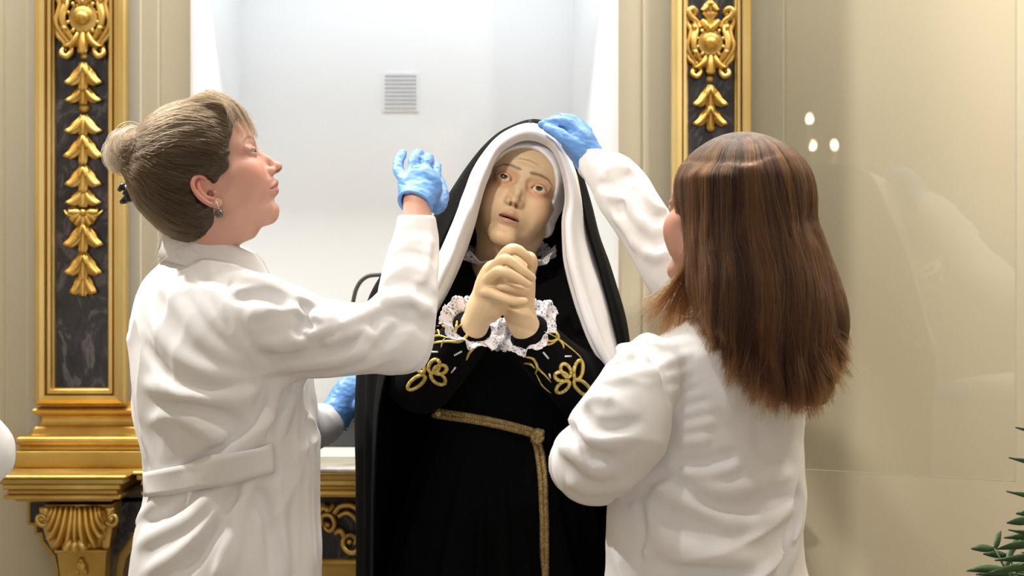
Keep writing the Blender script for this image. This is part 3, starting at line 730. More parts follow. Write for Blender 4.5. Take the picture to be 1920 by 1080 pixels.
def pilaster(cx, half, pane, pz_bot, zb, zt, rpy, spec, label, s, base):
    root = empty('pilaster', (X(cx), YW-.05, zb), label, 'pilaster')
    x0, x1 = X(cx-half, 3.95), X(cx+half, 3.95); p0, p1 = X(cx-pane, 3.95), X(cx+pane, 3.95); pz = Z(pz_bot, 3.95)
    yb = YW-.045
    MB().box((p0-.01, yb-.012, pz-.01), (p1+.01, yb, zt)).out('marble_panel', M['marble'], root, False)
    prof = [(0.0, .0), (.0, .032), (.10, .040), (.30, .044), (.52, .042), (.58, .030), (.66, .028), (.70, .036), (.82, .036), (.86, .024), (.94, .022), (1.0, .014)]   # outer edge to panel edge
    def jamb(xa, xb, name):
        G = []
        for z in (pz-(.04), zt):
            G.append([(xa+(xb-xa)*t, yb-d, z if z == zt else pz-(p0-x0)*.85*(1-t)) for t, d in prof])
        G = np.array(G); m = MB(); m.sheet(G if xa < xb else G[:, ::-1], .002); return m.out(name, M['gilt_pale'], root, False)
    jamb(x0, p0, 'side_moulding'); jamb(x1, p1, 'side_moulding')
    G = np.array([[(x0+(p0-x0)*t, yb-d, pz-(p0-x0)*.85*(1-t)) for t, d in prof], [(x1+(p1-x1)*t, yb-d, pz-(p0-x0)*.85*(1-t)) for t, d in prof]])
    MB().sheet(G[:, ::-1], .002).out('bottom_moulding', M['gilt'], root, False)
    Tp = lambda dx, py: np.array([X(cx+dx, 3.93), yb-.012, Z(py, 3.93)])
    rosette(root, Tp, rpy, s, M['gilt']); garland(root, Tp, spec, M['gilt'])
    if base:
        wdt = lambda k: (X(cx-k, 3.9), X(cx+k+4, 3.9))
        def moulding(name, y_top, y_bot, kpts, mt):
            """kpts: (fraction of height from the top, half width px)"""
            ring = []; zt_, zb_ = Z(y_top, 3.9), Z(y_bot, 3.9)
            for f, k in kpts:
                a, b_ = wdt(k); d = .055+L(k-half, 3.9)*.9; z = zt_+(zb_-zt_)*f
                ring.append([(a, YW, z), (a, YW-d, z), (b_, YW-d, z), (b_, YW, z)])
            rr = []
            for k in range(len(ring)-1):
                for t in (.0, .33, .66): rr.append(np.array(ring[k])*(1-t)+np.array(ring[k+1])*t)
            rr.append(np.array(ring[-1])); rr = np.array(rr)
            for _ in range(2): rr[1:-1] = (rr[:-2]+2*rr[1:-1]+rr[2:])/4
            m = MB()
            for j in range(3): m.sheet(rr[::-1, j:j+2], .0)
            m.put([q for q in ring[0]]+[q for q in ring[-1]], [(0, 1, 2, 3), (7, 6, 5, 4)])
            m.out(name, mt, root, True)
        moulding('fillet', 754, 764, [(0, 86), (1, 88)], M['gilt'])
        moulding('cavetto', 764, 783, [(0, 88), (.2, 98), (.45, 103), (.7, 100), (1, 90)], M['gilt'])
        moulding('neck', 783, 816, [(0, 88), (.15, 86), (.35, 88), (.55, 92), (.6, 98), (1, 104)], M['gilt'])
        moulding('torus', 816, 846, [(0, 106), (.1, 122), (.3, 127), (.55, 127), (.7, 118), (.75, 124), (.95, 124), (1, 118)], M['gilt'])
        moulding('plinth_block', 846, 877, [(0, 124), (.04, 128), (.96, 132), (1, 128)], M['gilt_dark'])
    return root
specL = [('bead', 84, 0, 11), ('bead', 103, 0, 17), ('calyx', 118, 48, 62), ('pair', 158, 42, 50), ('bead', 201, 0, 22), ('pair', 216, 42, 58), ('calyx', 252, 52, 58), ('calyx', 310, 46, 60), ('pair', 352, 40, 56), ('flower', 398, 50, 62),
         ('calyx', 418, 52, 62), ('calyx', 474, 48, 62), ('tip', 508, 46, 34)]
pilaster(156, 84, 49, 727, Z(893, 3.9), RZ, 33, specL, 'gilded pilaster with dark marble panel and long leaf garland, left of the niche', 1.06, True)
specR = [('calyx', 2, 22, 40), ('bead', 34, 0, 22), ('bead', 128, 0, 12), ('bead', 146, 0, 17), ('calyx', 160, 46, 54), ('calyx', 196, 46, 46), ('bead', 238, 0, 14)]
pilaster(1332, 73, 43, 727, Z(893, 3.9), RZ, 80, specR, 'gilded pilaster with marble panel between niche and glass pane, mostly behind brown hair', .92, True)

# ---- the gilded ledge with its corbel and carved front
def ledge(name, xa, xb, ytop, Yf, label):
    r = empty(name, ((xa+xb)/2, Yf, Z(ytop, Yf)), label, 'ledge'); zt_ = Z(ytop, Yf); k = L(1, Yf)
    for nm, a, b_, ins, mt in (('top_slab', 0, 6, 0, 'gilt'), ('upper_band', 6, 17, .006, 'gilt_dark'), ('middle_band', 17, 28, .014, 'gilt'), ('lower_band', 28, 38, .022, 'gilt_dark'), ('bottom_bead', 38, 46, .014, 'gilt'), ('soffit', 46, 52, .034, 'gilt_dark')):
        MB().box((xa+ins, Yf+ins, zt_-b_*k), (xb-ins, YW, zt_-a*k), .0022).out(nm, M[mt], r, False)
    return r
ledge('gilded_ledge', X(-12, 3.74), X(236, 3.74), 892, 3.74, 'projecting stepped gold ledge carrying the left pilaster')
ledge('gilded_ledge', X(236, 3.74)+.001, X(1215, 3.74)-.001, 884, 3.80, 'long stepped gold ledge running below the white niche sill')
ledge('gilded_ledge', X(1215, 3.74), X(1450, 3.74), 892, 3.74, 'stepped gold ledge under the right pilaster, behind the woman in white')
struct('trim_6', MB().box((NX0-.05, 3.79, Z(886, 3.8)), (NX1+.05, YW, Z(868, 3.9)), .003), M['grey_marble'])
def altar_side(xa, xb, Yf, z1, z0, label):
    r = empty('marble_apron', ((xa+xb)/2, Yf, z0), label, 'marble panel')
    return r
# black stepped marble behind the corbel: outline with the scrolled side
def apron(cx, label):
    r = empty('marble_apron', (X(cx, 3.92), 3.92, .0), label, 'marble panel'); k = L(1, 3.9)
    prof = [(0, 105), (38, 105), (38, 92), (56, 92), (56, 82), (70, 80), (84, 70), (100, 58), (125, 52), (160, 50), (260, 50), (560, 60)]
    V = []; zt_ = Z(943, 3.9)
    for y, w in prof: V.append((X(cx, 3.9)-w*k, zt_-y*k))
    for y, w in prof[::-1]: V.append((X(cx, 3.9)+w*k, zt_-y*k))
    n = len(V); m = MB(); m.put([(x, 3.905, z) for x, z in V]+[(x, YW, z) for x, z in V], [tuple(range(n-1, -1, -1)), tuple(range(n, 2*n))]+[(i, (i+1) % n, n+(i+1) % n, n+i) for i in range(n)]); m.out('slab', M['marble'], r, False)
    V2 = []
    for y, w in prof: V2.append((X(cx, 3.9)-(w+12)*k, zt_-y*k-(8*k if y else 0)))
    for y, w in prof[::-1]: V2.append((X(cx, 3.9)+(w+12)*k, zt_-y*k-(8*k if y else 0)))
    m = MB(); m.put([(x, 3.935, z) for x, z in V2]+[(x, YW, z) for x, z in V2], [tuple(range(n-1, -1, -1)), tuple(range(n, 2*n))]+[(i, (i+1) % n, n+(i+1) % n, n+i) for i in range(n)]); m.out('gilt_edge', M['gilt_dark'], r, False)
    return r
apron(160, 'black marble slab with gilded edge under the left end of the gold ledge')
apron(1332, 'black marble slab under the right end of the gold ledge, behind a white coat')
def corbel(cx, label):
    r = empty('gilded_corbel', (X(cx, 3.82), 3.86, Z(1080, 3.82)), label, 'corbel'); Yc = 3.83; k = L(1, Yc); u = k
    zt_ = Z(943, Yc)
    B = lambda dx, dy, y: np.array([X(cx, Yc)+dx*u, y, zt_-dy*u])
    m = MB(); G = []
    for dy, w, y in ((0, 62, 3.80), (20, 60, 3.79), (50, 55, 3.80), (80, 48, 3.825), (86, 48, 3.83)): G.append([B(-w, dy, 3.905), B(-w, dy, y), B(w, dy, y), B(w, dy, 3.905)])
    m.sheet(np.array(G)[::-1]); m.out('body', M['gilt'], r, True)
    m = MB(); m.box(tuple(B(-50, 94, 3.825)), tuple(B(50, 86, 3.905)), .003); m.out('collar', M['gilt'], r, False)
    m = MB(); G = []
    for dy, w, y in ((94, 46, 3.835), (140, 42, 3.842), (260, 34, 3.855), (420, 30, 3.865)): G.append([B(-w, dy, 3.905), B(-w, dy, y), B(w, dy, y), B(w, dy, 3.905)])
    m.sheet(np.array(G)[::-1]); m.out('shaft', M['gilt'], r, False)
    for sx in (-1, 1):                                              # scrolled cheeks
        m = MB(); t = np.linspace(0, 1, 34); a = np.radians(90)-sx*0+t*8.2; rr = 17*(1-.78*t)
        m.tube(np.stack([B(0, 0, 0)[0]+sx*(64+rr*np.cos(a))*u, np.full(34, 3.80)-.010*t, B(0, 26, 0)[2]+rr*np.sin(a)*u], 1), (6-2.6*t)*u, 8)
        m.ball(B(sx*64, 26, 3.79), (5*u, 7*u, 5*u), 12, 8)
        t = np.linspace(0, 1, 14); m.tube(np.stack([B(0, 0, 0)[0]+sx*(60-4*t-9*t*t)*u, 3.795+.03*t*t, zt_-(4+80*t)*u], 1), (10.5-2.5*t)*u, 8, flat=.55)
        m.out('volute', M['gilt_pale'], r)
    for sx in (-1, 1):
        for tl, sd, ln, wd, ox in ((3, 8, 80, 18, 7), (6, 16, 78, 18, 17), (8, 20, 66, 18, 27), (9, 20, 48, 17, 36), (8, 18, 30, 14, 43)):
            m = MB(); leaf(m, B(sx*ox, 1, 3.792), ln*u, wd*u, sx*tl, sx*sd, 3, .20, .012); m.out('acanthus_leaf', M['gilt'], r)
    m = MB(); leaf(m, B(0, 4, 3.788), 66*u, 12*u, 0, 0, 3, .2, .010); m.out('acanthus_leaf', M['gilt'], r)
    m = MB()
    for dx in (-13, 0, 13): leaf(m, B(dx*.6, 62, 3.786), 22*u, 20*u, dx*1.6, dx, 3, .5)
    m.out('acanthus_leaf', M['gilt_pale'], r)
    m = MB(); m.ball(B(0, 122, 3.836), (11*u, 7*u, 15*u), 14, 10); m.ball(B(0, 108, 3.834), (6*u, 6*u, 6*u), 12, 8); m.ball(B(-7, 130, 3.834), (5*u, 6*u, 7*u), 10, 8); m.ball(B(7, 130, 3.834), (5*u, 6*u, 7*u), 10, 8); m.out('fruit', M['gilt'], r)
    return r
corbel(152, 'gilded corbel with acanthus leaves and scrolls under the left gold ledge')
corbel(1332, 'gilded acanthus corbel under the right ledge, hidden by the woman on the right')
# carved frieze under the long ledge
fz = empty('carved_frieze', (X(660, 3.9), 3.92, Z(1050, 3.9)), 'black marble frieze with gilded carved scrolls between the two corbels', 'frieze')
MB().box((X(284, 3.93), 3.925, Z(1058, 3.93)), (X(1210, 3.93), YW-.001, Z(934, 3.93))).out('marble_field', M['marble'], fz, False)
MB().box((X(284, 3.92), 3.91, .1), (X(1210, 3.92), YW-.001, Z(1052, 3.92)), .004).out('base_panel', M['gilt_dark'], fz, False)
MB().box((X(284, 3.92), 3.90, Z(1056, 3.92)), (X(1210, 3.92), 3.93, Z(1047, 3.92)), .003).out('lower_moulding', M['gilt'], fz, False)
def scroll_work(cx, mir):
    m = MB(); Yc = 3.91; u = L(1, Yc); B = lambda x, y: np.array([X(cx, Yc)+mir*(x-640)*u, 0, Z(y, Yc)])
    def stroke(pts, w, dep=0.012):
        q = catmull([(a, b_) for a, b_ in pts], 9*len(pts)); t = np.linspace(0, 1, len(q)); P3 = np.array([B(a, b_) for a, b_ in q]); P3[:, 1] = Yc-.004-dep*np.sin(math.pi*np.clip(t, .08, .92)); m.tube(P3, np.array(w)[0]*u+(np.array(w)[1]-np.array(w)[0])*u*t, 9)
    stroke([(626, 962), (640, 948), (662, 948), (682, 965), (690, 992), (680, 1018), (664, 1034), (648, 1028), (644, 1012), (656, 1002), (668, 1010), (664, 1020)], (6, 4))
    stroke([(634, 968), (652, 960), (668, 972), (674, 990)], (5, 3)); stroke([(628, 998), (640, 994), (646, 1006), (644, 1016)], (7, 3))
    stroke([(604, 985), (606, 966), (622, 966), (628, 982), (620, 994), (610, 988), (614, 978)], (5, 3.5)); stroke([(604, 944), (616, 954), (626, 944)], (6, 5)); stroke([(600, 960), (608, 950), (622, 952)], (4, 4))
    for x, y in ((656, 1014), (616, 982)): m.ball(B(x, y)+[0, Yc-.016, 0], (5*u, 7*u, 5*u), 10, 7)
    o = m.out('carved_scroll', M['gilt'], fz); return o
for cx_, mi in ((640, 1), (540, -1), (440, 1), (340, -1), (780, -1), (900, 1), (1020, -1), (1130, 1)): scroll_work(cx_, mi)

# ---- swung open glass pane at the right, and what it mirrors
def glass():
    m = bpy.data.materials.new('clear_glass'); m.use_nodes = True; t = m.node_tree; t.nodes.clear()
    o = nn(t, 'ShaderNodeOutputMaterial'); mx = nn(t, 'ShaderNodeMixShader'); tr = nn(t, 'ShaderNodeBsdfTransparent'); g = nn(t, 'ShaderNodeBsdfGlossy', Roughness=.012); f = nn(t, 'ShaderNodeFresnel', IOR=1.65)
    tr.inputs[0].default_value = (.97, .975, .96, 1); t.links.new(f.outputs[0], mx.inputs[0]); t.links.new(tr.outputs[0], mx.inputs[1]); t.links.new(g.outputs[0], mx.inputs[2]); t.links.new(mx.outputs[0], o.inputs[0]); return m
M['glass'] = glass()
pa = np.array([X(1440, 3.75), 3.75]); pb = np.array([X(1905, 3.48), 3.48])
gp = empty('glass_pane', (pa[0], pa[1], Z(880, 3.7)), 'tall clear glass pane standing open at the right, mirroring the room', 'glass pane')
zb_ = (Z(882, 3.70)+Z(903, 3.46))/2
m = MB(); m.sheet(np.array([[(pa[0], pa[1], zb_), (pb[0], pb[1], zb_)], [(pa[0], pa[1], 3.0), (pb[0], pb[1], 3.0)]])); m.out('sheet', M['glass'], gp, False)
edge = mat('polished_edge', (.62, .60, .48), .3)
d = (pb-pa)/np.linalg.norm(pb-pa); nrm = np.array([d[1], -d[0]])
MB().tube([(pb[0], pb[1], zb_), (pb[0], pb[1], 3.0)], .0022, 4).out('side_edge', edge, gp, False)
MB().tube([(pa[0], pa[1], zb_), (pb[0], pb[1], zb_)], .0007, 4).out('bottom_edge', mat('ground_glass_edge', (.30, .30, .22), .6), gp, False)
# ---- wall sconce with candle lamps
M['bulb'] = mat('lit_bulb', (1, .85, .6), .5, Emission_Color=(1, .82, .55), Emission_Strength=60.0)
def sconce(loc, face, label):
    r = empty('wall_sconce', loc, label, 'sconce', 'candle sconces on the left wall'); c = np.asarray(loc, float); f = np.asarray(face, float); w = np.cross((0, 0, 1), f)
    brass = mat('brass', (.55, .38, .14), .3, .9)
    MB().lathe([(.001, .012), (.05, .012), (.06, .004), (.06, 0)][::-1], (np.stack([w, np.array((0, 0, 1)), f], 1), c), 24).out('back_plate', brass, r)
    for dx, dz, df in ((.05, .10, .12), (.043, .005, .13), (-.058, .01, .12), (-.037, -.125, .12)):
        e = c+w*dx+f*df+np.array([0, 0, dz]); m = MB(); m.tube(catmull([c+f*.01, c+f*df*.5+w*dx*.5-np.array([0, 0, .07]), e-np.array([0, 0, .05]), e], 16), .006, 8)
        a = m.out('arm', brass, r)
        MB().lathe([(.006, -.01), (.02, 0), (.022, .006), (.010, .007), (.010, .07), (.001, .071)], (np.eye(3), e), 16).out('candle_tube', mat('ivory', (.8, .74, .6), .5), a)
        MB().lathe([(.006, .07), (.011, .078), (.013, .088), (.009, .100), (.001, .108)], (np.eye(3), e), 14).out('candle_bulb', M['bulb'], a)
    return r
n2 = nrm if nrm[1] < 0 else -nrm
def mirror_point(px, py, dist):
    """where a thing really stands that is seen in the pane at (px, py), dist metres behind the glass"""
    v = np.array([(px-CXP)/FPX, 1.0]); t = ((pa-0)@n2)/(v@n2); h = v*t; r_ = v-2*(v@n2)*n2; L_ = np.linalg.norm(r_)
    q = h+r_/L_*dist; z = CAMH-(py-CYP)/FPX*(t+dist/np.linalg.norm(v)); return np.array([q[0], q[1], z])
print('mirror', mirror_point(1535, 270, 3.5), mirror_point(1535, 270, 3.2), mirror_point(1720, 500, 1.0), n2)
# ------------------------------------------------------------------ the woman on the left
def glove_mesh(name, wrist, palm, fingers, thumb, wr, cuff_dir, parent, h=.0014, webs=.006, wrinkle=.0009, palm_r=None, palm_R=None):
    pts = np.vstack([np.array(f)[:, :3] for f in fingers+[thumb]]+[np.array([wrist, palm])])
    v = Vol(pts.min(0)-.05, pts.max(0)+.05, h)
    v.add(ell(palm, palm_r, palm_R), .01)
    v.add(rc(wrist, palm, wr, min(palm_r)*1.05), .016)
    for f in fingers+[thumb]:
        f = np.array(f, float); v.chain(f[:, :3], f[:, 3], webs, n=4*(len(f)-1)+1, kin=.0015)
    cd = np.asarray(cuff_dir, float); cd /= np.linalg.norm(cd)
    e = np.asarray(wrist)+cd*.012
    v.add(rc(np.asarray(wrist)-cd*.005, e, wr*1.0, wr*1.08), .01)
    v.cut((e-.08, e+.08, lambda x, y, z: -((x-e[0])*cd[0]+(y-e[1])*cd[1]+(z-e[2])*cd[2])), .002)
    v.cut(rc(e+cd*.01, np.asarray(wrist)-cd*.008, wr*.93, wr*.88), .001)
    v.disp(lambda p: wrinkle*(vnoise(p@np.array([[60, 20, 90], [10, 50, 0], [-60, 0, 190]]))+.6*vnoise(p*np.array([150, 110, 330]))), .008)
    V, Q = v.mesh(1); g = obj(name, V, Q, M['glove'], parent)
    # the rolled edge at the wrist
    n1 = np.cross(cd, (0, 1, 0)); n1 /= np.linalg.norm(n1); n2 = np.cross(cd, n1)
    an = np.linspace(0, 2*math.pi, 40); ring = np.array([e-cd*.002+(n1*math.cos(a)+n2*math.sin(a))*wr*(1.07+.02*math.sin(3*a)) for a in an])
    MB().tube(ring, .0028, 8, cap=False).out('rolled_cuff', M['glove'], g)
    return g, v
def rows_px(rows, Y, k, yaw, depth=.7):
    """(py, centre px, half width px[, dY]) -> loft rows"""
    R = []
    for r in rows:
        py, cx, hx = r[:3]; dy = r[3] if len(r) > 3 else 0
        c = P(cx, py, Y+dy); rx = L(hx, Y+dy)/k
        R.append((c[2], c[0], c[1], rx, rx*depth, yaw))
    return R
SK = dict(base=(.64, .35, .265), blush=(.67, .24, .18), lip=(.50, .17, .14), brow=(.20, .13, .08), lidc=(.50, .27, .21))
def left_woman():
    YB = 2.98; s = 1.02
    R = rotm('Z', -90+9)@rotm('X', 27)@rotm('Y', -2)
    tr = place_head(R, (0, .112, -.036), P(529, 309, YB-.02), s)
    inv = lambda w: ((np.asarray(w)-tr(np.zeros((1, 3)))[0])@R)/s
    neck_w = P(386, 502, YB+.015)
    V, Q, C, E = build_head(inv(neck_w), .049, h=.0014, mouth=.0, tint=SK, lid=.42, nose_s=1.35, neck_from=(0, -.028, -.055), chin_back=1.5, ear_dz=-1.3, throat=.9)
    Vh = tr(V)
    # the rest of the body under the coat, coarser, one mesh with head and neck
    b = Vol(P(200, 440, YB)-np.array([.05, .35, 1.3]), P(860, 350, YB)+np.array([0, .5, .0]), .008)
    b.add(loft(rows_px([(490, 385, 36), (520, 378, 60), (550, 388, 90), (600, 405, 130), (720, 415, 140), (850, 430, 130), (950, 428, 140), (1080, 424, 150)], YB, .762, -65)), .03)
    b.chain([P(430, 580, 2.90), P(600, 634, 2.83), P(752, 630, 2.87), P(764, 575, 2.87), P(780, 440, 2.9), P(783, 405, 2.908), P(782, 372, 2.912)], [.035, .035, .03, .03, .024, .0235, .0225], .03, n=30)
    b.chain([P(440, 580, 3.12), P(520, 780, 3.28), P(565, 806, 3.34), P(618, 788, 3.385)], [.03, .03, .028, .022], .02, n=18)
    hip = P(424, 1060, YB)
    for q in (-.075, .075):
        o = np.array([q*.42, -q*.9, 0])
        b.chain([hip+o, hip+o+[.0, 0, -.38], hip+o+[-.01, 0, -.72]], [.085, .058, .042], .03, n=16)
        b.chain([hip+o+[-.03, 0, -.76], hip+o+[.1, .04, -.775]], [.042, .03], .02, n=8)
    Vb, Qb = b.mesh(2)
    Cb = np.ones((len(Vb), 1))*np.array(SK['base'])
    w = (Vb[:, 2] < P(0, 560, YB)[2])[:, None]*(Vb[:, 0] < P(500, 0, YB)[0])[:, None]; Cb = np.where(w, (.03, .035, .05), Cb)
    p = obj('person', np.vstack([Vh, Vb]), np.vstack([Q, Qb+len(Vh)]), M['skin'], col=np.vstack([C, Cb]))
    tag(p, 'woman with pinned-up hair and pearl earring, raising one blue glove beside the veil', 'person')
    for e, g in zip(E, ((14, -3), (14, -3))):
        a, f, c = eyeball(e, .0122, g, iris=(.05, .055, .05), white=(.42, .36, .33)); obj('eye', tr(a), f, M['eye'], p, col=c)
    # ---- coat
    c = Vol(P(190, 450, YB)-np.array([.05, .42, .95]), P(860, 440, YB)+np.array([.03, .55, .05]), .0034)
    c.add(loft(rows_px([(474, 379, 46), (490, 377, 68), (510, 376, 100), (545, 388, 134), (600, 400, 160), (660, 410, 174), (720, 412, 177), (790, 422, 176), (850, 432, 170), (900, 437, 164), (950, 432, 168), (1010, 425, 180), (1080, 421, 186), (1300, 425, 205), (1420, 425, 212)], YB, .762, -65)), .02)
    c.chain([P(410, 560, 2.90), P(495, 606, 2.85), P(600, 634, 2.83), P(700, 632, 2.85), P(752, 630, 2.87)], [L(66, 2.86), L(84, 2.85), L(70, 2.83), L(62, 2.85), L(56, 2.86)], .03, n=26, kin=.004)
    c.chain([P(752, 640, 2.87), P(764, 575, 2.87), P(772, 505, 2.885), P(780, 440, 2.9), P(783, 402, 2.905)], [L(56, 2.86), L(56, 2.86), L(46, 2.87), L(37, 2.88), L(33, 2.88)], .02, n=26, kin=.004)
    c.chain([P(440, 560, 3.15), P(520, 780, 3.28), P(565, 806, 3.34), P(612, 792, 3.385)], [.065, .060, .045, .033], .03, n=20, kin=.004)
    N = lambda p: .0016*vnoise(p*np.array([26, 26, 12]))+.0006*vnoise(p*np.array([60, 60, 34]))
    f1 = folds(c, [
        # back of the shoulder, running to the armpit
        ([(300, 520), (330, 560), (400, 650), (480, 690)], 7, 14), ([(350, 520), (390, 585), (450, 650), (500, 700)], 6, 9), ([(395, 515), (420, 580), (455, 640), (510, 700)], 5, 7),
        ([(430, 520), (428, 575), (444, 640), (482, 695)], -3, 5),
        ([(280, 590), (330, 660), (400, 700), (470, 705)], 6, 12), ([(270, 640), (310, 700), (350, 730), (450, 735)], -6, 12), ([(270, 720), (330, 735), (400, 745), (480, 740)], 8, 14),
        ([(300, 760), (380, 770), (430, 790), (445, 800)], -8, 13), ([(280, 790), (330, 780), (390, 810), (440, 830)], 6, 12),
        ([(500, 712), (470, 790), (400, 850), (340, 880)], -8, 9), ([(520, 712), (490, 800), (430, 850), (370, 880)], 9, 11), ([(545, 712), (520, 770), (500, 830)], -7, 6), ([(560, 712), (540, 770), (520, 830)], 7, 8),
        ([(265, 800), (285, 850), (300, 890)], 5, 9),
        # upper sleeve
        ([(455, 520), (520, 540), (560, 560), (600, 575)], 7, 10), ([(440, 560), (500, 555), (540, 575)], -8, 10), ([(470, 590), (540, 580), (600, 600), (640, 596)], 8, 9), ([(500, 560), (560, 590), (590, 620)], -6, 9),
        ([(560, 560), (575, 590), (560, 625), (590, 640)], -9, 8), ([(600, 570), (620, 600), (610, 630)], 8, 8), ([(640, 590), (625, 625), (580, 640)], -7, 8),
        ([(480, 650), (560, 640), (640, 610), (700, 575), (730, 540)], 9, 11), ([(480, 672), (580, 660), (660, 640), (720, 590)], -6, 11), ([(500, 690), (600, 682), (680, 660), (740, 620)], 6, 10),
        ([(600, 650), (640, 635), (690, 620), (650, 655)], 7, 9), ([(680, 665), (720, 640), (760, 600), (780, 560)], -9, 10),
        # forearm
        ([(700, 575), (735, 560), (775, 565), (815, 590)], 10, 10), ([(705, 600), (740, 590), (780, 600), (810, 625)], -8, 8), ([(715, 545), (745, 530), (790, 540), (818, 560)], -7, 7), ([(725, 520), (760, 500), (800, 515)], 7, 8),
        ([(735, 490), (770, 475), (810, 490)], -5, 6), ([(740, 465), (775, 450), (812, 458)], 4, 6), ([(760, 560), (790, 520), (800, 470), (805, 430)], 5, 8),
        ([(748, 440), (780, 432), (812, 442)], -3, 3.5),
        # skirt below the belt
        ([(450, 905), (420, 960), (380, 1020), (340, 1075)], -9, 11), ([(400, 925), (360, 970), (300, 1000), (250, 1030)], 9, 12), ([(350, 935), (310, 965), (260, 985)], -8, 9), ([(430, 940), (390, 990), (330, 1040), (270, 1075)], 8, 12), ([(470, 900), (450, 970), (430, 1080)], 7, 10),
        ([(300, 935), (275, 960), (255, 985)], 6, 8), ([(475, 910), (500, 960), (510, 1080)], -5, 8), ([(515, 890), (525, 970), (540, 1080)], 5, 10), ([(440, 1000), (420, 1040), (405, 1085)], 8, 7),
        ([(590, 720), (592, 800), (594, 900), (600, 1080)], 5, 7), ([(575, 720), (578, 800), (582, 900), (585, 1080)], -5, 6), ([(560, 900), (575, 1000), (585, 1080)], 5, 9),
        ([(555, 720), (556, 800), (556, 900), (560, 1080)], 2, 4), ([(515, 840), (518, 960), (530, 1080)], -3, 4),
    ], 2.0)
    def wr(q):
        sl = sm(q[:, 0], P(430, 0, 2.9)[0], P(520, 0, 2.9)[0]); fa = sm(q[:, 2], P(0, 600, 2.9)[2], P(0, 540, 2.9)[2])*sm(q[:, 0], P(690, 0, 2.9)[0], P(720, 0, 2.9)[0]); lo = sm(-q[:, 2], -P(0, 760, 3)[2], -P(0, 900, 3)[2])
        up = crumple(q, (1, 0, .25), 17, .007, seed=3)+crumple(q, (.5, .2, .9), 26, .003, seed=8)
        ar = crumple(q, (.25, .2, 1), 20, .007, seed=5)
        to = crumple(q, (.75, .1, -.7), 11, .008, seed=1)+crumple(q, (.3, .1, 1), 19, .003, seed=12); sk = crumple(q, (.35, .1, 1), 11, .010, seed=4)
        return (to*(1-lo)+sk*lo)*(1-sl)+(up*(1-fa)+ar*fa)*sl*(1-lo)+sk*sl*lo*.6
    c.disp(lambda q: f1(q)+N(q)+wr(q), .026)
    # neck opening
    c.cut(rc(P(390, 440, YB), P(392, 492, YB+.01), .058), .004)
    # sleeve ends
    a = P(784, 404, 2.906); c.cut(((a-.05), (a+[.05, .05, .03]), lambda x, y, z: a[2]-z+0*x), .003)
    V, Q = c.mesh(1); coat = obj('coat', V, Q, M['cotton'], p)
    # collar: a folded band round the neck
    n = 56; rows = []
    for j, (dr, dz) in enumerate([(-.008, -.03), (-.006, .012), (-.003, .030), (.001, .034), (.007, .027), (.015, .006), (.023, -.018)]):
        ring = []
        for i in range(n):
            t = i/(n-1); an = math.radians(-14-320*t)
            cx, cy, cz = P(379, 470, YB+.012); fr = .5+.5*math.cos(an)       # 1 at the throat
            tip = sm(abs(t-.5), .38, .5)*max(j-2, 0)/4
            r = .062+dr+tip*.022
            ring.append((cx+r*(1.10 if math.cos(an) > 0 else .86)*math.cos(an)+.016*fr, cy+r*1.16*math.sin(an), cz+dz-.034*fr-tip*.028+.012*(1-fr)*(1-j*.04)))
        rows.append(ring)
    MB().sheet(np.array(rows), .003).out('collar', M['cotton'], coat)
    # half belt at the back
    top = [(276, 884), (330, 873), (400, 856), (460, 842), (508, 830)]; bot = [(278, 933), (330, 926), (400, 914), (460, 900), (509, 886)]
    g = []
    for t in np.linspace(0, 1, 6):
        ln = catmull(np.array(top)*(1-t)+np.array(bot)*t, 26); g.append([c.hit(x_, y_, .006) for x_, y_ in ln])
    g = np.array(g); 
    for _ in range(3): g[:, 1:-1] = (g[:, :-2]+g[:, 1:-1]*2+g[:, 2:])/4; g[1:-1] = (g[:-2]+g[1:-1]*2+g[2:])/4
    MB().sheet(g, .0035).out('half_belt', M['cotton'], coat)
    # cuff of the raised sleeve
    # ---- gloves
    w = P(782, 374, 2.912); pr = P(788, 352, 2.93)
    Y = 2.93
    fg = [[(*P(757, 338, Y+.0), .0095), (*P(747, 316, Y+.015), .0088), (*P(749, 298, Y+.03), .0080), (*P(755, 288, Y+.045), .0068)],
          [(*P(776, 326, Y-.004), .0098), (*P(776, 302, Y+.006), .0090), (*P(783, 290, Y+.025), .0085), (*P(792, 292, Y+.05), .0072)],
          [(*P(796, 326, Y+.002), .0098), (*P(800, 303, Y+.015), .0090), (*P(804, 298, Y+.04), .0082), (*P(803, 305, Y+.06), .007)],
          [(*P(815, 334, Y+.012), .0092), (*P(818, 316, Y+.03), .0082), (*P(817, 312, Y+.05), .0072), (*P(812, 318, Y+.065), .0064)]]
    th = [(*P(820, 385, Y+.02), .014), (*P(828, 365, Y+.045), .012), (*P(822, 340, Y+.065), .0095), (*P(812, 325, Y+.075), .0078)]
    glove_mesh('glove', w, pr, fg, th, L(30, 2.9), w-pr+np.array([-.004, 0, 0]), p, palm_r=(L(42, Y), .021, L(42, Y)), palm_R=rotm('Y', 12)@rotm('Z', 12))
    Y = 3.40; w = P(630, 778, Y); pr = P(655, 742, Y)
    fg = [[(*P(672, 728, Y-.01+.012*k), .009), (*P(690+5*k, 706+9*k, Y-.01+.012*k), .0085), (*P(708+6*k, 690+12*k, Y+.012*k), .007)] for k in range(4)]
    th = [(*P(672, 760, Y-.02), .011), (*P(690, 752, Y-.03), .009), (*P(705, 738, Y-.03), .0075)]
    glove_mesh('glove', w, pr, fg, th, .030, w-pr, p, palm_r=(.043, .02, .034), palm_R=rotm('Y', -48))
    # ---- hair
    rs = np.random.RandomState(3); cm = .01
    ctr = np.array([0, -.8, 3.0])*cm; axs = np.array([7.2, 9.4, 8.0])*cm
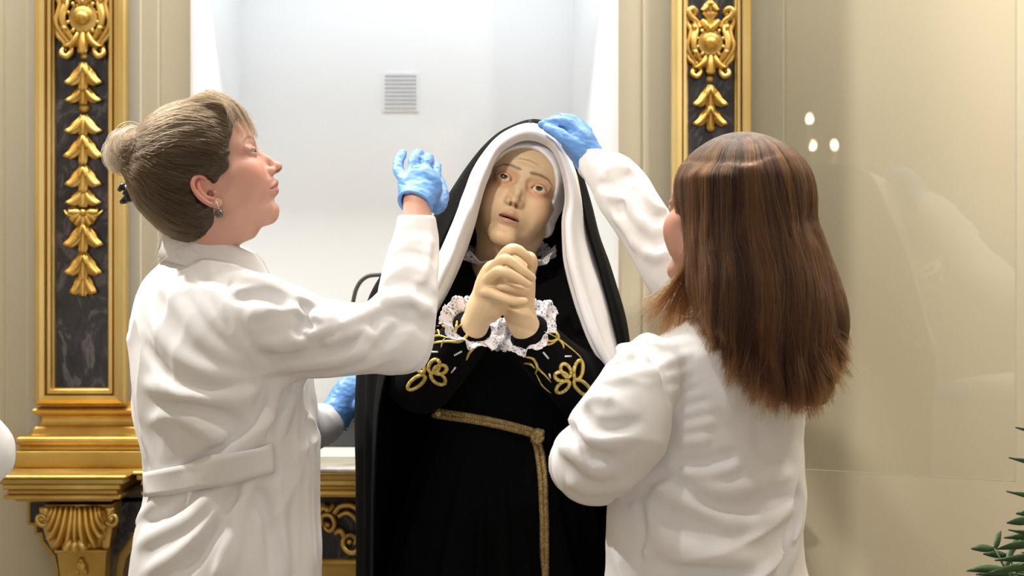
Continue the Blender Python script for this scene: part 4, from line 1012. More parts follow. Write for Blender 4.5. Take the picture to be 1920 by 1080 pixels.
    hv = Vol(np.array([-.11, -.20, -.13]), np.array([.11, .14, .17]), .002)
    hv.add(ell(ctr, axs+.011), .01); hv.add(ell((0, -.03, -.012), (.072, .074, .07)), .03)
    B = inv(P(246, 302, YB+.03)); B[0] = 0
    hv.add(ell(B+[0, .012, 0], (.036, .026, .030)), .018); hv.add(ell((0, -.045, -.05), (.050, .042, .045)), .03)
    hv.cut(ell((0, .095, -.028), (.11, .075, .09), rotm('X', -12)), .012)
    hv.cut(ell((0, .026, -.06), (.11, .046, .058)), .012)
    for s_ in (-1, 1): hv.cut(ell((s_*.078, -.014, -.030), (.02, .020, .028)), .006)
    hv.disp(lambda q: .0016*vnoise(q*np.array([60, 25, 160])), .01)
    V, Q = hv.mesh(1); hc = (.12, .075, .042)
    under = obj('hair', tr(V), Q, mat('pinned_hair', (.04, .025, .014), .6, nodes=vary((.025, .015, .008), (.07, .045, .026), 9, stretch=(14, 14, 60))), p)
    # swept back strands
    n = 5200; u = rs.rand(n); sd = np.where(rs.rand(n) < .72, 1, -1)   # near side is the head's right: +x local here
    hl = catmull(np.array([(0, 7.6, 8.0), (3.2, 7.0, 7.4), (5.4, 5.2, 5.2), (6.6, 3.2, 2.6), (7.3, 1.5, .8), (7.7, -1.0, 1.2), (7.6, -3.2, -1.5), (6.6, -4.2, -5.0), (4.6, -4.6, -8.0), (1.5, -6.5, -8.6)])*cm, 200)
    st = hl[(u*199).astype(int)].copy(); st[:, 1] += .005*(st[:, 1] > -.02); st[:, 0] *= sd; st += rs.normal(0, .003, st.shape)
    mv = .55*rs.rand(n)**1.7; nb = np.array([0, B[1]+.012, B[2]+.005])+rs.normal(0, 1, (n, 3))*np.array([.014, .006, .012])
    st2 = slerp_paths(st, nb, 12, 0, 0, ctr, axs)
    idx = np.minimum((mv*11).astype(int), 10); st = st2[np.arange(n), idx]
    pt = slerp_paths(st, nb, 16, 0, 0, ctr, axs, .0016, rs, .0)
    pt = hv.snap(pt.reshape(-1, 3), .0, 8).reshape(n, 16, 3)
    bad = np.abs(hv.sample(np.clip(pt.reshape(-1, 3), hv.lo+.004, hv.lo+hv.h*(hv.n-3)))).reshape(n, 16).max(1) > .004; pt[bad] = pt[np.nonzero(~bad)[0][:bad.sum()]]
    lk = rs.rand(300); ci = (np.clip(u*150, 0, 149).astype(int)+150*(sd > 0)); tone = (.65*lk[ci]+.35*rs.rand(n))[:, None]**1.6; cl = np.array([.018, .010, .005])*(1-tone)+np.array([.12, .076, .040])*tone
    lift = rs.rand(n, 1)*.002+.0004+.0045*lk[ci][:, None]; nrm = hv.grad(pt.reshape(-1, 3)).reshape(n, 16, 3); pt = pt+nrm*lift[:, :, None]*np.sin(np.linspace(.15, 2.6, 16))[None, :, None]
    strands('hair_strand', tr(pt.reshape(-1, 3)).reshape(n, 16, 3), .00028, np.clip(cl, 0, .8), under)
    # fringe
    n = 1100; x0 = rs.uniform(-.055, .055, n); st = np.stack([x0*.6, .02+rs.uniform(-.06, .04, n), np.full(n, .119)], 1); x0 = x0+.006*np.sin(x0*400)
    en = np.stack([x0*1.15, .098-9*x0**2+rs.normal(0, .002, n), .030+rs.uniform(-.012, .03, n)+3*x0**2], 1); md = np.stack([x0*.9, .088-6*x0**2+rs.normal(0, .003, n), .088+rs.normal(0, .003, n)], 1)
    t = np.linspace(0, 1, 14)[None, :, None]; c1 = np.stack([x0*.8, .070+0*x0, .116-6*x0**2+rs.normal(0, .003, n)], 1)
    pt = (1-t)**3*st[:, None]+3*(1-t)**2*t*c1[:, None]+3*(1-t)*t*t*(md[:, None]+np.array([0, .012, 0]))+t**3*en[:, None]
    tone = rs.rand(n, 1); cl = np.array([.03, .018, .009])*(1-tone)+np.array([.14, .09, .05])*tone
    strands('fringe', tr(pt.reshape(-1, 3)).reshape(n, 14, 3), .00026, cl, under)
    # little roll of hair at the back of the head and loose ends
    n = 840; q = []; LK = [(rs.rand()*6.28, .009+.013*rs.rand(), rs.uniform(-.024, .028), rs.normal(0, .008), rs.normal(0, .008), rs.uniform(-.6, .6), 3.6+3*rs.rand()) for _ in range(14)]
    for i in range(n):
        a0, rr, ox, oy, oz, tl, le = LK[i % 14]; th = np.linspace(0, le, 18); rr = rr*(1+.16*rs.normal()); a_ = a0+rs.normal(0, .12)
        q.append(np.stack([ox+.010*np.sin(th*.5+a_)+tl*rr*np.sin(th+a_), B[1]+.002+oy+rr*np.cos(th+a_), B[2]+oz+rr*1.2*np.sin(th+a_)], 1)+rs.normal(0, .0016, 3))
    tone = rs.rand(n, 1); cl = np.array([.08, .05, .03])*(1-tone)+np.array([.34, .26, .18])*tone
    strands('hair_bun', tr(np.array(q).reshape(-1, 3)).reshape(n, 18, 3), .0003, cl, under)
    n = 34; q = []
    for i in range(n):
        if i < 34: a = tr(np.array([[rs.uniform(-.01, .06), -.085+rs.uniform(-.02, .03), -.085]]))[0]; e = a+np.array([rs.uniform(-.03, .02), rs.uniform(-.02, .01), -rs.uniform(.01, .03)]); m_ = (a+e)/2+np.array([-.015, -.01, -.002])
        else: a = tr(np.array([[rs.uniform(-.02, .03), B[1], B[2]]]))[0]; e = a+np.array([-rs.uniform(.0, .022), rs.uniform(-.02, .01), rs.uniform(-.03, .02)]); m_ = (a+e)/2+rs.normal(0, .006, 3)
        t = np.linspace(0, 1, 10)[:, None]; q.append((1-t)**2*a+2*t*(1-t)*m_+t*t*e)
    strands('loose_hair', np.array(q), .00014, np.array([.16, .11, .065])*(.6+.6*rs.rand(n, 1)), under)
    # claw clip
    k = P(246, 362, YB-.0); cb = MB()
    cb.tube([k+[.012, -.01, -.012], k+[-.004, -.012, 0], k+[.004, -.008, .014]], [.008, .012, .008], 10, flat=.7)
    cb.tube([k+[.0, -.012, .010], k+[-.012, -.013, .010], k+[-.018, -.012, .003]], [.007, .006, .003], 8); cb.tube([k+[.004, -.012, -.008], k+[-.008, -.013, -.012], k+[-.015, -.012, -.016]], [.007, .006, .003], 8); cb.tube([k+[-.002, -.012, .012], k+[.0, -.013, -.012]], [.009, .009], 8); cb.tube([k+[.004, -.006, .0], k+[.034, -.008, -.024]], [.009, .006], 8)
    cb.out('hair_clip', mat('black_plastic', (.01, .01, .01), .3), under)
    # earring
    k = P(416, 402, YB-.09); w_ = (np.abs(Vh[:, 0]-k[0]) < .008) & (np.abs(Vh[:, 2]-k[2]) < .012); k[1] = Vh[w_, 1].min()-.006; e = MB(); e.ball(k, .0068, 20, 12)
    er = e.out('earring', mat('dark_pearl', (.12, .12, .13), .12, .6), p)
    MB().tube(catmull([k+[0, 0, .005], k+[-.001, 0, .012], k+[-.005, .002, .019], k+[-.009, .006, .017]], 12), .0007, 6).out('ear_hook', mat('silver', (.7, .7, .7), .2, 1.0), er)
    return p, c
left_person, left_coat = left_woman()
# ------------------------------------------------------------------ the robed statue
def lace_mat():
    def f(t, b):
        c = nn(t, 'ShaderNodeTexCoord'); v = nn(t, 'ShaderNodeTexVoronoi', Scale=150); v.feature = 'DISTANCE_TO_EDGE'
        t.links.new(c.outputs['Object'], v.inputs['Vector'])
        n = nn(t, 'ShaderNodeTexNoise', Scale=70, Detail=2); t.links.new(c.outputs['Object'], n.inputs['Vector'])
        r = nn(t, 'ShaderNodeMapRange'); r.inputs[1].default_value = .10; r.inputs[2].default_value = .16; r.inputs[3].default_value = 1; r.inputs[4].default_value = .22
        t.links.new(v.outputs['Distance'], r.inputs[0])
        g = nn(t, 'ShaderNodeMath', operation='GREATER_THAN'); g.inputs[1].default_value = .53; t.links.new(n.outputs['Fac'], g.inputs[0])
        m = nn(t, 'ShaderNodeMath', operation='MAXIMUM'); t.links.new(r.outputs[0], m.inputs[0]); t.links.new(g.outputs[0], m.inputs[1])
        t.links.new(m.outputs[0], b.inputs['Alpha'])
    return mat('white_lace', (.82, .80, .84), .8, nodes=f)
M['lace'] = lace_mat()
M['gold_thread'] = mat('gold_thread', (.66, .47, .10), .42, .35, nodes=vary((.50, .34, .06), (.80, .62, .20), 120, bump=.4))
M['gold_cord'] = mat('gold_cord', (.45, .30, .11), .5, .3, nodes=vary((.34, .22, .07), (.58, .42, .18), 200, bump=.3))
def ruffle(c, axis, r0, r1, flare, waves, amp, scal, name, parent, ell_=(1, 1), a0=0, a1=360, seed=0, up=(0, 0, 1)):
    ax = np.asarray(axis, float); ax /= np.linalg.norm(ax); u = np.asarray(up, float); u = u-ax*(u@ax); u /= np.linalg.norm(u); w = np.cross(ax, u)
    n = 240; G = []; rs = np.random.RandomState(seed); ph = rs.uniform(0, 6.28, 3)
    aa = np.radians(np.linspace(a0, a1, n))
    for t in np.linspace(0, 1, 7):
        e = 1-(.10*(np.abs(np.sin(aa*scal/2))**.6)*-1+.10)*(t > .9)
        r = r0+(r1-r0)*t*e*(1+.10*np.sin(aa*3+ph[0]))
        h = flare*t*e+amp*t*(np.sin(aa*waves+ph[1])+.4*np.sin(aa*waves*1.7+ph[2]))
        G.append(c+np.outer(np.cos(aa)*r*ell_[0], u)+np.outer(np.sin(aa)*r*ell_[1], w)+np.outer(h, ax))
    return MB().sheet(np.array(G), .0012, closed_u=False).out(name, M['lace'], parent)
def arches(rows, nu, nv, fold=None):
    """rows: arches from one foot over the top to the other foot -> smooth grid [across, along]"""
    A = np.array([catmull([P(*q) for q in r], nv) for r in rows])
    G = np.array([catmull(A[:, j], nu) for j in range(nv)]).transpose(1, 0, 2)
    if fold is not None:
        du = np.gradient(G, axis=0); dv = np.gradient(G, axis=1); N = np.cross(dv, du); N /= np.maximum(np.linalg.norm(N, axis=2, keepdims=True), 1e-9)
        u = np.linspace(0, 1, nu)[:, None]; v = np.linspace(0, 1, nv)[None, :]
        G = G+N*fold(u, v, G)[..., None]
    return G
def rope(path, r, turns_per_m, strands_, mb, seg=7):
    path = np.asarray(path); d = np.r_[0, np.cumsum(np.linalg.norm(np.diff(path, axis=0), axis=1))]
    n = max(int(d[-1]*turns_per_m*10), 20); q = np.array([np.interp(np.linspace(0, d[-1], n), d, path[:, k]) for k in range(3)]).T
    T = np.gradient(q, axis=0); T /= np.linalg.norm(T, axis=1, keepdims=True); u = np.cross(T, (0, 1, 0)); u /= np.maximum(np.linalg.norm(u, axis=1, keepdims=True), 1e-6); w = np.cross(T, u)
    a = np.linspace(0, d[-1]*turns_per_m*2*math.pi, n)
    for k in range(strands_):
        b = a+2*math.pi*k/strands_; mb.tube(q+r*.5*(np.cos(b)[:, None]*u+np.sin(b)[:, None]*w), r*.56, seg)
def statue():
    YS = 3.24
    R = rotm('Y', 19)@rotm('Z', 180-3)@rotm('X', 9)
    s = 1.01
    tr = place_head(R, (0, .085, 0), P(978, 343, 3.12), s)
    inv = lambda w: ((np.asarray(w)-tr(np.zeros((1, 3)))[0])@R)/s
    tint = dict(base=(.62, .44, .26), blush=(.60, .33, .19), lip=(.44, .19, .13), brow=(.085, .045, .02), lidc=(.55, .22, .13), nost=(.10, .045, .025), in_mouth=(.05, .02, .015))
    V, Q, C, E = build_head(inv(P(945, 520, YS+.0)), .050, h=.0012, mouth=.16, brow_knit=.5, gaunt=0, mouth_w=.84, jaw_n=.10, red_eye=.55, nose_w=.78, tint=tint, ears=False, nose_s=1.1, lid=.88, neck_from=(0, -.012, -.07))
    V = tr(V)
    # ---- clasped hands with forearms
    h = Vol(P(840, 450, 2.93)-np.array([.0, .12, .0])-[0, 0, .27], P(1050, 440, 2.93)+np.array([.02, .16, .02]), .0013)
    pxm = lambda a: L(a, 2.93)
    def fing(pts, k=.0024):
        q = [P(a, b_, y) for a, b_, y, r in pts]; h.chain(q, [pxm(p_[3]*.90) for p_ in pts], k, n=5*(len(pts)-1)+1, kin=.0012)
    # hand with its back to the left of the picture
    h.chain([P(868, 655, 3.02), P(888, 612, 2.965), P(905, 575, 2.945)], [pxm(31), pxm(27), pxm(25)], .01, n=12)
    h.chain([P(905, 575, 2.945), P(917, 540, 2.93), P(926, 512, 2.925)], [pxm(25), pxm(27), pxm(22)], .014, n=12)
    h.add(ell(P(924, 528, 2.935), (pxm(24), .022, pxm(40)), rotm('Y', 12)), .012)
    h.chain([P(955, 505, 2.955), P(945, 545, 2.955), P(925, 580, 2.95)], [pxm(17), pxm(18), pxm(20)], .012)
    h.add(ell(P(962, 500, 2.958), (pxm(22), .016, pxm(26)), rotm('Y', -20)), .008)
    # the other hand
    h.chain([P(1012, 650, 3.02), P(990, 622, 2.975), P(972, 588, 2.96)], [pxm(33), pxm(29), pxm(24)], .01, n=12)
    h.chain([P(975, 592, 2.96), P(981, 555, 2.965), P(985, 515, 2.97)], [pxm(24), pxm(22), pxm(19)], .014, n=12)
    # fingers of the first hand lying over the other
    fing([(934, 494, 2.925, 12), (950, 473, 2.905, 11.5), (965, 467, 2.902, 11.2), (984, 478, 2.91, 9.6), (997, 492, 2.925, 8.2)])
    fing([(920, 507, 2.915, 12), (940, 489, 2.892, 11.5), (953, 488, 2.888, 11), (978, 506, 2.896, 9.5), (998, 521, 2.912, 8.2)])
    fing([(914, 526, 2.912, 11.5), (932, 510, 2.888, 11), (948, 510, 2.882, 10.5), (970, 521, 2.888, 9.2), (989, 533, 2.90, 7.8)])
    fing([(908, 548, 2.916, 11.5), (922, 549, 2.90, 10.5), (940, 557, 2.892, 10), (962, 564, 2.895, 9.2), (983, 565, 2.905, 8)])
    # fingers of the second hand seen between them, and its thumb above
    fing([(985, 546, 2.945, 11), (968, 543, 2.918, 10.5), (950, 539, 2.905, 10), (938, 538, 2.906, 8.8)])
    fing([(992, 512, 2.95, 12), (999, 495, 2.93, 10), (997, 483, 2.92, 9), (990, 478, 2.925, 8)])
    fing([(985, 500, 2.97, 11), (975, 470, 2.965, 10), (955, 470, 2.95, 9), (940, 486, 2.945, 8)])
    Vh, Qh = h.mesh(1); Vh = np.asarray(Vh)
    Ch = np.ones((len(Vh), 1))*np.array((.64, .46, .27)); 
    core = Vol(P(850, 500, YS)-[.1, .25, 1.5], P(1080, 500, YS)+[.1, .25, .0], .01)
    core.add(loft(rows_px([(525, 950, 40), (560, 955, 70), (680, 953, 80), (780, 945, 70), (900, 935, 90), (1080, 928, 110)], YS+.03, 1, 0, .5)), .02)
    Vc, Qc = core.mesh(1)
    st = obj('statue', np.vstack([V, Vh, Vc]), np.vstack([Q, Qh+len(V), Qc+len(V)+len(Vh)]), M['carved_flesh'],
             col=np.vstack([C, Ch, np.ones((len(Vc), 1))*np.array(tint['base'])]))
    tag(st, 'carved figure with clasped hands in black embroidered robe, white veil and black mantle', 'statue')
    for e, g in zip(E, ((3, 13), (3, 13))):
        a, f, c = eyeball(e, .0122, g, iris=(.05, .025, .012), white=(.72, .62, .48)); obj('eye', tr(a), f, M['eye'], st, col=c)
    # ---- dress
    d = Vol(P(740, 440, YS)-np.array([.12, .36, 1.40]), P(1140, 450, YS)+np.array([.08, .24, 0]), .005)
    d.add(loft(rows_px([(478, 950, 66), (500, 955, 95), (540, 962, 128), (600, 962, 148), (680, 955, 146), (780, 945, 132), (820, 942, 138), (900, 936, 165), (1080, 928, 205), (1300, 925, 250), (1760, 925, 280)], YS+.03, 1, 0, .62)), .02)
    d.chain([P(858, 555, 3.23), P(815, 640, 3.16), P(790, 712, 3.08)], [L(58, 3.2), L(64, 3.15), L(58, 3.08)], .03, n=14)
    d.chain([P(790, 712, 3.08), P(838, 672, 3.02), P(880, 625, 2.985)], [L(58, 3.08), L(52, 3.02), L(42, 2.98)], .02, n=14)
    d.chain([P(1070, 555, 3.23), P(1092, 640, 3.16), P(1092, 722, 3.08)], [L(55, 3.2), L(62, 3.15), L(56, 3.08)], .03, n=14)
    d.chain([P(1092, 722, 3.08), P(1040, 680, 3.02), P(1000, 635, 2.985)], [L(56, 3.08), L(52, 3.02), L(42, 2.98)], .02, n=14)
    d.cut(rc(P(950, 440, 3.2), P(948, 486, YS), .053), .004)
    def skirt(p):
        a = np.arctan2(p[:, 1]-YS, p[:, 0]+.03); w = sm(P(0, 800, YS)[2]-p[:, 2], 0, .35)
        return w*(.012*np.sin(a*13+1)+.006*np.sin(a*23))+.002*vnoise(p*22)
    d.disp(skirt, .04)
    Vd, Qd = d.mesh(2); dress = obj('dress', Vd, Qd, M['velvet'], st)
    # ---- lace
    ruffle(P(884, 612, 2.975), P(905, 575, 2.945)-P(868, 655, 3.02), .031, .056, .012, 9, .0075, 44, 'lace_cuff', dress, seed=1)
    ruffle(P(992, 620, 2.98), P(972, 588, 2.96)-P(1012, 650, 3.02), .031, .056, .012, 9, .0075, 44, 'lace_cuff', dress, seed=2)
    ruffle(P(949, 493, YS-.01), np.array([.03, -.22, 1.0]), .052, .092, .022, 10, .007, 52, 'lace_collar', dress, seed=3)
    g = []
    for j, t in enumerate(np.linspace(0, 1, 9)):
        y = 596+64*t; hw = 10+13*t; x = np.linspace(-1, 1, 25)
        g.append([P(944+hw*k, y-4*abs(math.sin(6*k))*(t > .9), 2.985-.012*math.sin(7*k+2*t)*(.4+t)) for k in x])
    MB().sheet(np.array(g), .0012).out('lace_frill', M['lace'], dress)
    # ---- embroidery laid on the sleeves
    def ribbon(mb, pl, w, closed=False, taper=False):
        q = catmull(pl, (10 if closed else 8)*len(pl), closed); 
        if closed: q = np.vstack([q, q[:1]])
        p3 = np.array([d.hit(a, b_, .0015) for a, b_ in q])
        for _ in range(2): p3[1:-1] = (p3[:-2]+2*p3[1:-1]+p3[2:])/4
        t = np.linspace(0, 1, len(q)); r = L(w, 3.0)*(np.sin(math.pi*np.clip(t*.85+.1, 0, 1))**.7 if taper else 1)*np.ones(len(q))
        mb.tube(p3, r, 7, flat=.9, up=(0, -1, .2))
    def loop(cx, cy, a, b_, ang):
        t = np.radians(np.arange(0, 360, 30)); ca, sa = math.cos(math.radians(ang)), math.sin(math.radians(ang))
        return [(cx+a*math.cos(k)*ca-b_*math.sin(k)*sa, cy+a*math.cos(k)*sa+b_*math.sin(k)*ca) for k in t]
    def knot(loops):
        m = MB()
        for l_ in loops: ribbon(m, loop(*l_), 4.1, True)
        m.out('embroidered_knot', M['gold_thread'], dress)
    knot([(787, 682, 17, 8, 62), (815, 686, 13, 9, -60), (826, 692, 12, 8, -15), (822, 708, 15, 9, 35), (782, 716, 20, 8, -38)])
    knot([(1083, 694, 18, 8, 100), (1060, 694, 13, 8, 60), (1052, 705, 12, 8, 15), (1055, 724, 14, 8, -40), (1091, 726, 20, 9, 42)])
    def scroll(lines):
        m = MB()
        for ln, w in lines: ribbon(m, ln, w, False, True)
        m.out('embroidered_scroll', M['gold_thread'], dress)
    scroll([([(795, 662), (812, 645), (840, 640), (862, 640), (876, 628), (878, 614), (868, 608), (858, 616)], 3.2), ([(797, 650), (806, 636), (824, 630), (842, 634)], 2.6), ([(812, 628), (822, 620), (826, 632)], 2.2),
            ([(826, 612), (840, 614), (848, 626), (850, 638)], 4), ([(837, 600), (843, 612), (848, 626)], 3.4), ([(858, 602), (856, 618), (850, 634)], 3.2), ([(828, 652), (832, 640), (836, 634)], 2)])
    scroll([([(1020, 622), (1040, 632), (1062, 648), (1085, 668), (1092, 678)], 1.6), ([(1018, 636), (1034, 640), (1046, 634), (1040, 622), (1026, 618)], 3), ([(1030, 612), (1040, 622), (1048, 640)], 3.4), ([(1046, 636), (1054, 646), (1056, 654)], 2.4), ([(1012, 640), (1026, 646), (1040, 642)], 2.4)])
    scroll([([(985, 668), (1000, 672), (1008, 688), (1004, 700)], 3), ([(1004, 676), (1010, 690), (1022, 702), (1034, 716)], 2.2), ([(984, 680), (996, 682), (1004, 690)], 2.4), ([(1006, 700), (1018, 722), (1034, 736)], 1.6)])
    scroll([([(874, 674), (880, 660), (890, 650), (902, 646)], 3)])
    m = MB()
    for x0, y0, x1, y1 in ((806, 660, 822, 660), (852, 666, 866, 658), (846, 698, 854, 688), (818, 612, 823, 612), (1018, 660, 1028, 672), (1058, 668, 1070, 668), (1030, 700, 1032, 708)):
        m.tube([d.hit(x0, y0, .001), d.hit(x1, y1, .001)], .0016, 6)
    b_ = m.out('bugle_beads', mat('white_beads', (.8, .78, .74), .25), dress); b_['kind'] = 'stuff'
    # ---- cord at the waist
    m = MB(); top = [(818, 774), (850, 779), (900, 787), (950, 798), (992, 810), (1006, 817)]
    for off in (-4.5, 4.5):
        rope([d.hit(a, b2+off, .006) for a, b2 in catmull(top, 26)], L(5.6, 3.1), 75, 3, m)
    bk = [P(818+ (1006-818)*k, 774+43*k, YS) for k in (0, 1)]; an = np.radians(np.linspace(150, 30, 16))
    cw = np.array([(-.03+.118*math.cos(a)*1.12, YS+.03+.1*math.sin(a), P(0, 790, 3.24)[2]) for a in an]); rope(d.snap(cw, .006), L(5.6, 3.1), 60, 3, m)
    cord = m.out('waist_cord', M['gold_cord'], dress)
    m = MB()
    kp = d.hit(1004, 818, .012)
    for k in range(3):
        t = np.linspace(0, 2*math.pi, 18); m.tube(kp+np.stack([.009*np.cos(t), .006*np.sin(t)+.002*k-.003, (.010-.002*k)*np.sin(t+k)], 1), .0042, 8)
    m.ball(kp, (.012, .009, .013)); m.out('cord_knot', M['gold_cord'], cord)
    m = MB(); ln = catmull([(1003, 824), (1010, 850), (1017, 900), (1020, 960), (1022, 1030), (1021, 1090), (1020, 1200), (1020, 1300)], 40)
    for off in (-4.2, 4.2): rope([d.hit(a+off, b2, .006) for a, b2 in ln], L(5.4, 3.1), 75, 3, m)
    m.out('hanging_cord', M['gold_cord'], cord)
    # ---- coif: close white cap round the face
    hd = Vol(np.array([-.095, -.12, -.13]), np.array([.095, .12, .135]), .002); cm = .01
    hd.add(ell((0, -.8*cm, 3.0*cm), np.array((7.2, 9.4, 8.0))*cm+.008), .01); hd.add(ell((0, 4.9*cm, 3.4*cm), np.array((5.5, 4.1, 4.2))*cm+.009), .02)
    hd.add(ell((0, 1.0*cm, -4.0*cm), (7.4*cm, 5.5*cm, 7.5*cm)), .02)
    hd.cut(ell((0, 8.5*cm, -2.2*cm), (6.5*cm, 7.6*cm, 8.3*cm)), .006); hd.cut(ell((0, 3.5*cm, -11*cm), (9.2*cm, 9*cm, 8.5*cm)), .01)
    hd.disp(lambda q: .0012*vnoise(q*np.array([30, 30, 120])), .01)
    Vk, Qk = hd.mesh(2); obj('coif', tr(Vk), Qk, M['veil'], st)
    # ---- veil and mantle
    veil = [
        [(772, 690, 3.10), (812, 600, 3.07), (842, 545, 3.07), (866, 490, 3.08), (884, 440, 3.09), (899, 385, 3.10), (914, 335, 3.10), (938, 287, 3.105), (985, 262, 3.11), (1030, 277, 3.12), (1052, 320, 3.12), (1060, 370, 3.11), (1054, 420, 3.09), (1058, 490, 3.08), (1078, 570, 3.07), (1104, 640, 3.06), (1140, 705, 3.06)],
        [(750, 700, 3.07), (790, 600, 3.04), (820, 540, 3.045), (848, 480, 3.05), (868, 425, 3.06), (888, 372, 3.07), (908, 318, 3.075), (938, 268, 3.085), (990, 244, 3.09), (1038, 264, 3.095), (1062, 312, 3.09), (1072, 368, 3.08), (1068, 424, 3.06), (1076, 490, 3.05), (1098, 570, 3.045), (1122, 635, 3.04), (1152, 695, 3.04)],
        [(705, 700, 3.10), (745, 600, 3.10), (785, 525, 3.10), (822, 462, 3.11), (850, 400, 3.12), (875, 345, 3.13), (902, 295, 3.135), (942, 250, 3.15), (998, 231, 3.16), (1048, 257, 3.16), (1076, 310, 3.15), (1090, 370, 3.13), (1098, 430, 3.12), (1114, 490, 3.11), (1138, 565, 3.10), (1156, 635, 3.10), (1172, 695, 3.10)],
        [(700, 700, 3.22), (738, 600, 3.22), (780, 525, 3.22), (818, 462, 3.22), (846, 400, 3.23), (872, 345, 3.24), (900, 297, 3.25), (945, 254, 3.26), (1000, 238, 3.27), (1048, 262, 3.26), (1074, 315, 3.25), (1088, 375, 3.24), (1098, 435, 3.22), (1112, 495, 3.22), (1134, 570, 3.22), (1152, 640, 3.22), (1166, 700, 3.22)]]
    def vf(u, v, G):
        side = np.abs(v-.5)*2; w = sm(side, .25, .9)
        return (.0035*np.sin(u*15+4*v)*w+.0015*np.sin(u*31+3)*w)*sm(u, 0, .12)+.0012*vnoise((G*28).reshape(-1, 3)).reshape(G.shape[:2])
    ve = MB().sheet(arches(veil, 44, 120, vf), .0022).out('veil', M['veil'], st)
    mantle = [
        [(690, 1500, 3.06), (700, 1080, 3.06), (704, 900, 3.05), (715, 740, 3.04), (752, 620, 3.05), (790, 530, 3.065), (826, 462, 3.08), (858, 392, 3.10), (888, 330, 3.115), (915, 285, 3.125), (950, 250, 3.145), (1002, 229, 3.155), (1050, 254, 3.155), (1076, 305, 3.145), (1092, 375, 3.12), (1106, 440, 3.10), (1124, 500, 3.09), (1144, 575, 3.08), (1160, 650, 3.07), (1168, 740, 3.05), (1150, 900, 3.05), (1150, 1080, 3.05), (1150, 1500, 3.05)],
        [(684, 1500, 3.20), (690, 1080, 3.18), (690, 900, 3.17), (690, 740, 3.16), (700, 600, 3.16), (732, 512, 3.16), (795, 436, 3.16), (842, 368, 3.17), (876, 314, 3.18), (906, 274, 3.19), (948, 240, 3.21), (1004, 224, 3.22), (1054, 250, 3.22), (1084, 305, 3.21), (1104, 375, 3.19), (1122, 440, 3.17), (1142, 500, 3.16), (1162, 572, 3.15), (1174, 645, 3.14), (1180, 740, 3.13), (1180, 900, 3.13), (1180, 1080, 3.14), (1182, 1500, 3.16)],
        [(690, 1500, 3.44), (694, 1080, 3.42), (694, 900, 3.40), (694, 740, 3.38), (706, 600, 3.36), (744, 512, 3.35), (808, 440, 3.34), (850, 375, 3.33), (884, 322, 3.33), (914, 284, 3.32), (952, 252, 3.31), (1004, 238, 3.31), (1050, 262, 3.32), (1076, 312, 3.33), (1094, 380, 3.34), (1110, 445, 3.35), (1130, 505, 3.36), (1148, 576, 3.37), (1158, 650, 3.38), (1164, 740, 3.39), (1164, 900, 3.41), (1164, 1080, 3.43), (1164, 1500, 3.45)],
        [(915, 1500, 3.56), (915, 1080, 3.53), (918, 900, 3.5), (922, 740, 3.47), (930, 600, 3.43), (938, 512, 3.41), (948, 440, 3.40), (956, 385, 3.39), (966, 340, 3.38), (976, 305, 3.37), (988, 278, 3.35), (1002, 262, 3.34), (1008, 280, 3.35), (1004, 310, 3.37), (998, 345, 3.38), (990, 390, 3.39), (982, 445, 3.40), (974, 515, 3.41), (966, 605, 3.43), (950, 745, 3.47), (940, 905, 3.5), (932, 1085, 3.53), (930, 1500, 3.56)]]
    def mf(u, v, G):
        side = np.abs(v-.5)*2; w = sm(side, .3, .8)
        return .006*np.sin(u*26+5*v)*w*sm(u, .03, .2)+.002*vnoise((G*14).reshape(-1, 3)).reshape(G.shape[:2])
    MB().sheet(arches(mantle, 60, 170, mf), .003).out('mantle', M['velvet'], st)
    m = MB(); a = P(994, 226, 3.13); m.tube([a, a+[.004, .01, -.014]], .0009, 6); m.ball(a, .0028)
    m.out('dress_pin', mat('pin_metal', (.08, .08, .05), .3, .8), ve)
    return st, d
statue_obj, dress_vol = statue()
